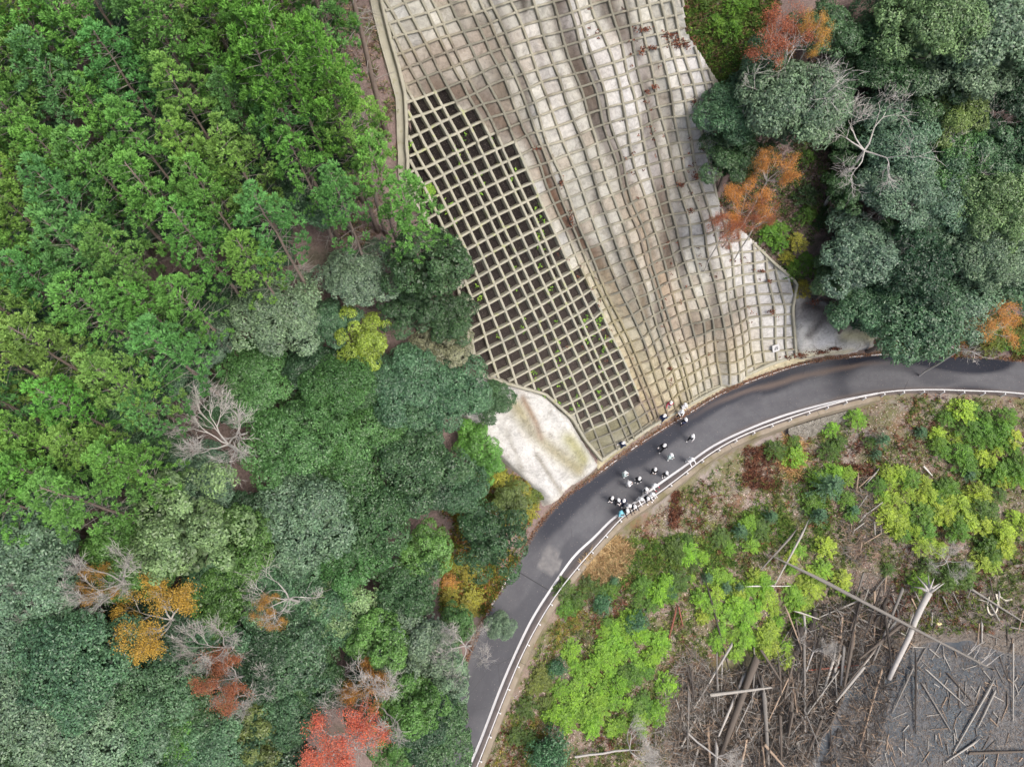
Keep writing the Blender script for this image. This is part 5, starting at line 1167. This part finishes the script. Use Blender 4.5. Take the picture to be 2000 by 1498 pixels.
# the big pale snag with its splintered root plate
A = surf(1787, 1160)+np.array([0, 0, 2.6]); B = surf(1735, 1326)+np.array([0, 0, .1]); rng = np.random.default_rng(5)
sn = empty('snag', tuple(B), 'big pale weathered tree trunk with splayed roots, leaning over the shore', 'driftwood')
P = wobble_path(rng, B-B, A-B, 7, .05); child('trunk', mesh('trunk', *tube(P, np.linspace(.22, .3, 7), 10), [M['deadwood']], smooth=True), sn, loc=(0, 0, 0))
for k in range(9):
    d = unit(unit(A-B)*.6+rng.normal(0, .55, 3)); child('root', mesh('root', *tube(np.array([A-B, A-B+d*.7, A-B+d*rng.uniform(1.1, 1.9)+rng.normal(0, .15, 3)]), [.2, .1, .02], 6), [M['deadwood']], smooth=True), sn, loc=(0, 0, 0))
# the twiggy top of the long fallen trunk
A = surf(1850, 1270)+np.array([0, 0, 1.4]); tw = []
for (x0, y0, x1, y1) in [(1872, 1280, 1905, 1252), (1885, 1288, 1895, 1262), (1898, 1295, 1925, 1268), (1908, 1300, 1940, 1275), (1880, 1270, 1890, 1250), (1905, 1285, 1918, 1262)]:
    a, b = surf(x0, y0)+np.array([0, 0, 1.3]), surf(x1, y1)+np.array([0, 0, 1.6]); tw.append(tube(wobble_path(rng, a-A, b-A, 4, .08), [.05, .04, .03, .015], 5))
fb = empty('fallen_branches', tuple(A), 'pale comb of twigs at the lake end of the long fallen trunk', 'driftwood')
for v, f in tw: child('branch', mesh('branch', v, f, [M['deadwood']]), fb, loc=(0, 0, 0))
# unnamed poles of the pile and floating sticks
JAM = [(1320, 1320), (1400, 1310), (1470, 1300), (1530, 1240), (1570, 1190), (1640, 1180), (1720, 1190), (1740, 1230), (1680, 1300), (1640, 1370), (1600, 1440), (1580, 1500), (1310, 1500)]
LAKE = [(1600, 1500), (1660, 1370), (1700, 1260), (1780, 1250), (1870, 1265), (1925, 1240), (2000, 1245), (2005, 1500)]
MUD = [(1590, 1190), (1700, 1110), (1760, 1150), (1900, 1130), (2000, 1190), (2000, 1245), (1800, 1250), (1640, 1330)]
for poly, cnt, ang, sp, L_, w_, lab, grp, tones, lift in [
    (JAM, 120, 1.75, .5, (45, 120), (2.4, 8.5), 'weathered pole tangled in the driftwood pile at the shore', 'loose poles of the driftwood pile', ['grey', 'brown', 'tan', 'dark', 'brown', 'pale'], (.1, 1.5)),
    (LAKE, 170, 1.35, 1.0, (8, 36), (1.3, 3.2), 'small stick floating on the scum of the lake', 'sticks floating on the lake', ['pale', 'grey', 'tan', 'pale', 'brown'], (0, .08)),
    (MUD, 45, 1.2, 1.2, (14, 48), (2, 4.5), 'bleached stick lying on the muddy shore', 'sticks on the muddy shore', ['pale', 'grey', 'tan', 'brown'], (.02, .3)),
    ([(1640, 940), (1700, 930), (1720, 1040), (1670, 1080)], 18, 1.9, .6, (18, 40), (2.5, 4.5), 'stick in the small heap of broken branches between the thickets', 'sticks of the small heap', ['grey', 'tan', 'pale'], (.1, .6))]:
    xs = [p[0] for p in poly]; ys_ = [p[1] for p in poly]; g = 0
    while g < cnt:
        x = US.uniform(min(xs), max(xs)); y = US.uniform(min(ys_), max(ys_))
        if not inpoly(np.array([x]), np.array([y]), poly)[0]: continue
        g += 1; a = US.gauss(ang, sp*.6); L = US.uniform(*L_)*(1 if US.random() < .8 else 1.3); dx, dy = math.cos(a)*L/2, math.sin(a)*L/2; l0 = US.uniform(*lift)
        put_log(x-dx, y-dy, x+dx, y+dy, US.uniform(*w_), US.choice(tones), lab, grp, l0, max(0, l0+US.uniform(-.6, .6)*(lift[1] > .2)), 'driftwood_stick')
def brush(poly, n, L_, lift, cols, label, name, seed, wid=.03):
    rng = np.random.default_rng(seed); x, y = scatter_px(poly, n, rng); P = surf(x, y); P[:, 2] += rng.uniform(0, lift, len(P)) if lift > .1 else rng.uniform(.005, .02, len(P)); a = rng.random(len(P))*math.pi*2
    d = np.stack([np.cos(a), np.sin(a), rng.normal(0, .25, len(P))*(lift > .1)], 1); L = rng.uniform(*L_, len(P))[:, None]; s = np.stack([-np.sin(a), np.cos(a), 0*a], 1); w = rng.uniform(.4, 1.3, len(P))[:, None]*wid; up_ = np.array([0, 0, 1.])
    A, B = P-d*L/2, P+d*L/2+rng.normal(0, .05, P.shape)*(lift > .1)
    c = [A-s*w, A+up_*w*1.6, A+s*w, B-s*w*.5, B+up_*w, B+s*w*.5]; V = np.stack(c, 1).reshape(-1, 3); o = np.arange(len(P))[:, None]*6
    F_ = np.concatenate([o+np.array([[0, 1, 4, 3]]), o+np.array([[1, 2, 5, 4]]), o+np.array([[2, 0, 3, 5]])], 0); C = np.tile(pick(rng, len(P), cols), (3, 1))
    ob = link(name, mesh(name, V, F_, [M['bits']], attrs={'tone': ('FACE', 'FLOAT_COLOR', C)})); tag(ob, label, 'debris', kind='stuff')
brush([(1600, 1500), (1660, 1360), (1720, 1230), (1780, 1220), (1750, 1330), (1700, 1500)], 2500, (.3, 1.4), .4, [TONE['grey'], TONE['tan'], TONE['brown'], TONE['dark']], 'tangle of twigs where the pile meets the open lake', 'brushwood', 47)
brush(JAM, 14000, (.3, 1.6), 1.2, [TONE['grey'], TONE['tan'], TONE['brown'], TONE['dark'], TONE['pale']], 'tangle of fine twigs filling the driftwood pile', 'brushwood', 41)
brush(LAKE, 14000, (.06, .4), 0, [TONE['grey'], TONE['tan'], TONE['pale'], srgb(120, 116, 112)], 'fine floating wood debris on the lake', 'floating_debris', 42, .02)
brush(MUD, 4500, (.1, .8), .15, [TONE['grey'], TONE['tan'], TONE['brown'], TONE['pale'], TONE['dark']], 'twigs strewn over the muddy shore', 'twigs', 43, .02)
brush(BANK, 7000, (.15, .9), .2, [TONE['grey'], TONE['tan'], TONE['brown'], TONE['pale']], 'thin twigs strewn over the open bank', 'twigs', 44, .015)
brush([(1290, 1330), (1340, 1260), (1400, 1310), (1330, 1500), (1270, 1500)], 2500, (.3, 1.3), .8, [TONE['grey'], TONE['pale'], TONE['tan']], 'pale brush between the thicket and the driftwood pile', 'brushwood', 45)
brush([(1640, 0+930), (1710, 930), (1730, 1050), (1680, 1110), (1640, 1080)], 1500, (.2, 1.1), .5, [TONE['grey'], TONE['tan']], 'brushwood in the small heap between the thickets', 'brushwood', 46)
# fallen bare trees by the bottom edge and the left thicket
def fallen(px, py, s, rz, label, tilt=1.35, v=0):
    G_ = surf(px, py); e = empty('fallen_tree', (G_[0], G_[1], G_[2]+.5), label, 'fallen tree'); e.rotation_euler = (0, tilt, rz); e.scale = (s, s, s); link('branches', BARE[v][0], e); return e
fallen(1130, 1475, .62, R(8), 'bare fallen tree with fine white twigs at the bottom edge of the bank', 1.4, 1)
fallen(1330, 1420, .5, R(-40), 'small bare fallen tree at the left foot of the driftwood pile', 1.3, 2)
fallen(1560, 1340, .5, R(70), 'broken bare treetop in the middle of the driftwood pile', 1.2, 0)
put_tree('bare_tree', BARE, 1830, 1100, 34, (.4, .38, .36), 'small leafless tree near the shore by the right hand thicket', 'bare tree', names=('branches', 'x'), base_h=4)
# white hose
hp = [(1930, 1165), (1927, 1185), (1932, 1199), (1942, 1197), (1947, 1183), (1946, 1168), (1943, 1160), (1953, 1166), (1963, 1172), (1975, 1170)]
HP = resample(smooth_line(list(np.array([surf(*p)+np.array([0, 0, .1]) for p in hp])), 6), .15)
tag(link('hose', mesh('hose', *tube(HP, .09, 8), [plain('hose_white', srgb(214, 206, 190), .5)], smooth=True)), 'loop of whitish hose lying on the muddy shore', 'hose')
pb = surf(1833, 1218); bv = []
rng = np.random.default_rng(2); vb = np.array([(math.cos(a)*.3*rng.uniform(.6, 1.2), math.sin(a)*.16*rng.uniform(.7, 1.2), z) for z in (0, .1, .16) for a in np.arange(8)/8*6.28]); vb[16:, :2] *= .55
tag(link('plastic_bag', mesh('plastic_bag', vb, [tuple(i+r_*8 if q < 2 else (i+1) % 8+r_*8+8*(0) for q, i in []) for r_ in []] or [(r_*8+i, r_*8+(i+1) % 8, (r_+1)*8+(i+1) % 8, (r_+1)*8+i) for r_ in range(2) for i in range(8)]+[tuple(range(16, 24))], [plain('bag', srgb(226, 214, 160), .6)], smooth=True), None, loc=tuple(pb)), 'crumpled cream plastic bag on the mud near the shore', 'bag')
# ------------------------------------------------------------------ people
def skin_mesh(name, nodes, edges, mats, sub=1):
    """nodes {name:(x,y,z,rx,ry)}"""
    keys = list(nodes); idx = {k: i for i, k in enumerate(keys)}; me = bpy.data.meshes.new(name)
    me.from_pydata([nodes[k][:3] for k in keys], [(idx[a], idx[b]) for a, b in edges], []); o = bpy.data.objects.new('tmp', me); COL.objects.link(o)
    o.modifiers.new('s', 'SKIN'); o.modifiers['s'].use_smooth_shade = True
    if not me.skin_vertices: 
        bpy.context.view_layer.objects.active = o
    for i, k in enumerate(keys):
        sv = me.skin_vertices[0].data[i]; n = nodes[k]; sv.radius = (n[3], n[4] if len(n) > 4 else n[3]); sv.use_root = (i == 0)
    m = o.modifiers.new('b', 'SUBSURF'); m.levels = sub; m.render_levels = sub
    dg = bpy.context.evaluated_depsgraph_get(); dg.update(); ev = o.evaluated_get(dg); out = bpy.data.meshes.new_from_object(ev); out.name = name
    out.materials.clear()
    for q in mats: out.materials.append(q)
    bpy.data.objects.remove(o); return out
t = NT('cloth', .85, .15); t.col(t.mix(1.0, t.objcol(), t.ramp(t.noise(9, 3), [(.3, .82), (.7, 1.08)]), 'MULTIPLY')); M['cloth'] = t.m
M['skin'] = plain('skin', (.5, .32, .24), .6, .05)
t = NT('helmet_shell', .3, .5); t.col(t.objcol()); M['shell'] = t.m
def v3(*a): return np.array(a, float)
def person_parts(pose):
    J = dict(pelvis=v3(0, 0, .93), waist=v3(0, .0, 1.08), chest=v3(0, .01+pose.get('lean', 0)*.5, 1.27), nb=v3(0, .0+pose.get('lean', 0), 1.42), neck=v3(0, .015+pose.get('lean', 0), 1.49), head=v3(0, .03+pose.get('lean', 0)*1.15, 1.57), top=v3(0, .02+pose.get('lean', 0)*1.2, 1.65))
    for s, sg in (('l', -1), ('r', 1)):
        J['sh'+s] = v3(.175*sg, J['nb'][1], 1.385); J['el'+s] = J['sh'+s]+v3(*pose['el'+s])*v3(sg, 1, 1); J['wr'+s] = J['el'+s]+v3(*pose['wr'+s])*v3(sg, 1, 1)
        J['hip'+s] = v3(.095*sg, 0, .88); J['kn'+s] = v3(.1*sg, pose['kn'+s][0], .48+pose['kn'+s][1]); J['an'+s] = v3(.105*sg, pose['an'+s][0], .085+pose['an'+s][1]); J['toe'+s] = J['an'+s]+v3(.01*sg, .15, -.045); J['hel'+s] = J['an'+s]+v3(0, -.04, -.04)
    N = {}; E = []
    def nd(k, r, r2=None): N[k] = (*J[k], r, r2 or r)
    nd('pelvis', .135, .1); nd('waist', .12, .09); nd('chest', .15, .1); nd('nb', .07); nd('neck', .052); nd('head', .072, .088); nd('top', .06, .07)
    E += [('pelvis', 'waist'), ('waist', 'chest'), ('chest', 'nb'), ('nb', 'neck'), ('neck', 'head'), ('head', 'top')]
    J['nose'] = J['head']+v3(0, .098, 0); N['nose'] = (*J['nose'], .012, .012); E.append(('head', 'nose'))
    for s, sg in (('l', -1), ('r', 1)):
        nd('sh'+s, .055); nd('el'+s, .04); nd('wr'+s, .027); E += [('nb', 'sh'+s), ('sh'+s, 'el'+s), ('el'+s, 'wr'+s)]
        d = unit(J['wr'+s]-J['el'+s]); side = unit(np.cross(d, v3(0, 0, 1))+1e-6); dn = np.cross(side, d)
        J['pa'+s] = J['wr'+s]+d*.07; N['pa'+s] = (*J['pa'+s], .034, .018); E.append(('wr'+s, 'pa'+s))
        for f in range(4):
            a = J['pa'+s]+d*.035+side*(f-1.5)*.02; L = [.055, .068, .062, .048][f]; b = a+d*L*.6+dn*.012*sg; c = b+d*L*.35+dn*.03*sg
            for q, p in enumerate((a, b, c)): N[f'f{s}{f}{q}'] = (*p, [.0095, .0088, .0075][q], [.0095, .0088, .0075][q])
            E += [('pa'+s, f'f{s}{f}0'), (f'f{s}{f}0', f'f{s}{f}1'), (f'f{s}{f}1', f'f{s}{f}2')]
        a = J['wr'+s]+d*.045-side*.035; b = a+d*.035-side*.02; N['th'+s] = (*a, .011, .011); N['ti'+s] = (*b, .009, .009); E += [('wr'+s, 'th'+s), ('th'+s, 'ti'+s)]
        nd('hip'+s, .085); nd('kn'+s, .055); nd('an'+s, .036); nd('toe'+s, .032, .025); E += [('pelvis', 'hip'+s), ('hip'+s, 'kn'+s), ('kn'+s, 'an'+s), ('an'+s, 'toe'+s)]
    body = skin_mesh('body', N, E, [M['skin']])
    g = lambda k, r, r2=None: (*J[k], r, r2 or r)
    Jn = dict(pelvis=g('pelvis', .175, .14), waist=g('waist', .165, .13), chest=g('chest', .185, .135), nb=g('nb', .095)); Je = [('pelvis', 'waist'), ('waist', 'chest'), ('chest', 'nb')]
    for s in 'lr':
        Jn['sh'+s] = g('sh'+s, .082); Jn['el'+s] = g('el'+s, .062); w_ = J['wr'+s]*.97+J['el'+s]*.03; Jn['wr'+s] = (*w_, .046, .046); Je += [('nb', 'sh'+s), ('sh'+s, 'el'+s), ('el'+s, 'wr'+s)]
    jacket = skin_mesh('jacket', Jn, Je, [M['cloth']])
    Tn = dict(pelvis=g('pelvis', .165, .125)); Te = []
    for s in 'lr': Tn['hip'+s] = g('hip'+s, .108); Tn['kn'+s] = g('kn'+s, .082); Tn['an'+s] = g('an'+s, .062); Te += [('pelvis', 'hip'+s), ('hip'+s, 'kn'+s), ('kn'+s, 'an'+s)]
    trousers = skin_mesh('trousers', Tn, Te, [M['cloth']])
    boots = [skin_mesh('boot', {'an': g('an'+s, .058), 'm': (*((J['an'+s]+J['toe'+s])/2-v3(0, 0, .01)), .055, .045), 'toe': g('toe'+s, .048, .035)}, [('an', 'm'), ('m', 'toe')], [M['cloth']]) for s in 'lr']
    gl = []
    for s in 'lr':
        d = unit(J['wr'+s]-J['el'+s]); gl.append(skin_mesh('glove', {'w': (*(J['wr'+s]-d*.02), .036, .034), 'p': (*(J['pa'+s]), .05, .034), 'f': (*(J['pa'+s]+d*.075), .046, .032), 't': (*(J['pa'+s]+d*.02+v3(0, .045, 0)), .018, .018)}, [('w', 'p'), ('p', 'f'), ('p', 't')], [M['cloth']]))
    # helmet: dome with brim and crown ridge
    c = J['head']+v3(0, -.01, .045); V = []; F_ = []; rings = [(.150, -.012), (.128, -.004), (.124, .02), (.12, .05), (.104, .085), (.072, .112), (.03, .124)]; k = 14
    for r_, z in rings:
        for a in np.arange(k)/k*6.2832:
            fr = .03*max(0, math.sin(a))*(r_ > .14); V.append(c+v3(math.cos(a)*r_*.92, math.sin(a)*(r_*1.12+fr), z))
    for q in range(len(rings)-1):
        for i in range(k): F_.append((q*k+i, q*k+(i+1) % k, (q+1)*k+(i+1) % k, (q+1)*k+i))
    F_.append(tuple((len(rings)-1)*k+i for i in range(k)))
    helmet = mesh('helmet', V, F_, [M['shell']], smooth=True)
    return dict(body=body, jacket=jacket, trousers=trousers, boots=boots, gloves=gl, helmet=helmet)
POSES = [dict(ell=(.07, -.03, -.27), elr=(.07, -.03, -.27), wrl=(.01, .08, -.24), wrr=(.01, .06, -.24), knl=(.03, 0), knr=(.02, 0), anl=(0, 0), anr=(.03, 0)),
 dict(ell=(.06, -.16, -.22), elr=(.06, .14, -.23), wrl=(.0, -.02, -.25), wrr=(-.02, .19, -.14), knl=(.17, .03), knr=(-.02, 0), anl=(.26, .0), anr=(-.26, .06)),
 dict(ell=(.08, .04, -.26), elr=(.08, .04, -.26), wrl=(-.12, .2, .04), wrr=(-.13, .2, .02), knl=(.03, 0), knr=(.05, 0), anl=(0, 0), anr=(.05, 0)),
 dict(ell=(.05, .2, -.17), elr=(.05, .2, -.17), wrl=(.0, .2, -.1), wrr=(.0, .2, -.1), knl=(.02, 0), knr=(-.02, 0), anl=(-.02, 0), anr=(-.1, 0), lean=.12),
 dict(ell=(.06, .12, -.22), elr=(.05, -.14, -.23), wrl=(.0, .18, -.15), wrr=(.02, -.03, -.25), knl=(-.02, 0), knr=(.17, .03), anl=(-.24, .06), anr=(.24, 0))]
PP = [person_parts(p) for p in POSES]
Cw, Ck, Cn, Cp, Cr, Ct, Cg = (.78, .79, .8), (.025, .027, .032), (.03, .04, .09), (.55, .68, .68), (.5, .06, .1), (.2, .55, .68), (.35, .36, .38)
# head pixel, facing (degrees, 0 = up in the photo, clockwise), pose, jacket, trousers, boots, gloves, helmet, plane, label
PEOPLE = [(1218, 865, 240, 1, Cn, Cn, Cw, Cw, Cw, 'g', 'person in navy walking on the footing, nearest the corner of the grid'),
 (1298, 870, 230, 1, Ck, Ck, Cw, Cw, Cw, 'r', 'person in black in the middle of the road, level with the upper group'),
 (1354, 850, 215, 4, Cw, Ck, Cw, Cg, Cw, 'r', 'person in white jacket and dark trousers alone at the right end of the group'),
 (1311, 888, 140, 2, Cp, Cp, Cw, Cp, Cw, 'r', 'person all in pale blue green in the middle of the road'),
 (1349, 894, 150, 3, Cw, Cw, Cg, Cw, Cw, 'r', 'person in white standing at the white line, apart from the group'),
 (1221, 923, 100, 2, Cp, Cp, Cw, Cw, Cw, 'r', 'person in pale blue nearest the left road edge'),
 (1228, 943, 80, 2, Cw, Cg, Ck, Cw, Cw, 'r', 'person in white jacket just below the one in pale blue'),
 (1249, 934, 200, 0, Ck, Ck, Cw, Cw, Cw, 'r', 'person in black in the road centre, between the white jacket and the pair'),
 (1280, 916, 190, 2, Ck, Ck, Ck, Cw, Cw, 'r', 'person in black, left one of the pair near the white line'),
 (1302, 923, 170, 0, Ck, Ck, Cw, Cw, Cw, 'r', 'person in black, right one of the pair near the white line'),
 (1276, 945, 130, 3, Cw, Cg, Cg, Cr, Cw, 'r', 'person in pale grey jacket at the upper end of the line at the rail'),
 (1262, 955, 140, 2, Ck, Cw, Cw, Cw, Cw, 'r', 'person in black jacket and white trousers by the upper end of the line'),
 (1272, 962, 140, 3, Cw, Cw, Cw, Cw, Cw, 'r', 'person all in white right against the rail'),
 (1264, 970, 150, 3, Ck, Ck, Cw, Cw, Cw, 'r', 'person in black against the rail, left of the one all in white'),
 (1250, 972, 140, 3, Cw, Cw, Cg, Cw, Cw, 'r', 'person in off white leaning on the rail in the middle of the line'),
 (1196, 972, 200, 2, Ck, Ck, Cw, Cw, Cw, 'r', 'person in black at the left end of the lower group'),
 (1208, 976, 160, 2, Ck, Ck, Ck, Cw, Cw, 'r', 'person in black holding something white, second from the left of the lower group'),
 (1219, 977, 200, 1, Cn, Cn, Cw, Cw, Cw, 'r', 'person in navy, third from the left of the lower group'),
 (1227, 985, 140, 3, Cw, Cw, Cw, Cw, Cw, 'r', 'person in white in the lower group, right of the one in navy'),
 (1238, 986, 150, 3, Ck, Ck, Cw, Ck, Cw, 'r', 'person in black between the two in white at the rail'),
 (1223, 994, 150, 3, Ck, Ck, Ck, Ck, Cw, 'r', 'person in black leaning on the rail below the one in white'),
 (1212, 1001, 120, 2, Ct, Cg, Cw, Ct, Ct, 'r', 'person in teal jacket and blue helmet, lowest of the whole group'),
 (1311, 786, 200, 1, Cr, Cg, Cw, Cr, Cw, 'g', 'person in red jacket standing at the foot of the grid'),
 (1338, 790, 150, 2, Cw, Cw, Ck, Cw, Cw, 'g', 'person in white, uppermost of the three at the road edge'),
 (1332, 803, 180, 2, Cw, Ck, Ck, Cw, Cw, 'g', 'person in white jacket, middle of the three at the road edge'),
 (1298, 812, 220, 1, Cn, Cn, Cw, Cn, Cw, 'g', 'person in navy walking on the footing below the one in red'),
 (1339, 819, 160, 0, Ck, Cn, Ck, Cw, Cw, 'r', 'person in black with a white bundle, lowest of the three at the road edge')]
for (hx, hy, fc, ps, cj, ctr, cb, cg_, ch_, pl_, lab) in PEOPLE:
    if pl_ == 'r': P = at_z(hx, hy, 1.62); z = .012
    else:
        P = hit(hx, hy, 1.62+.42); z = float(hfast(P[0], P[1]))+.42
        if P[2] < 1.95 and polar(inner, P[0], P[1])[0] < .3: P = at_z(hx, hy, 1.64); z = .02
    e = empty('person', (P[0], P[1], z), lab+', white helmet' if (ch_ == Cw and 0) else lab, 'person', None, -R(fc)); q = PP[ps]; s = rt.uniform(.97, 1.06)*1.06; e.scale = (s, s, s)
    link('body', q['body'], e); link('jacket', q['jacket'], e, color=cj); link('trousers', q['trousers'], e, color=ctr); link('helmet', q['helmet'], e, color=ch_)
    for m in q['boots']: link('boot', m, e, color=cb)
    for m in q['gloves']: link('glove', m, e, color=cg_)
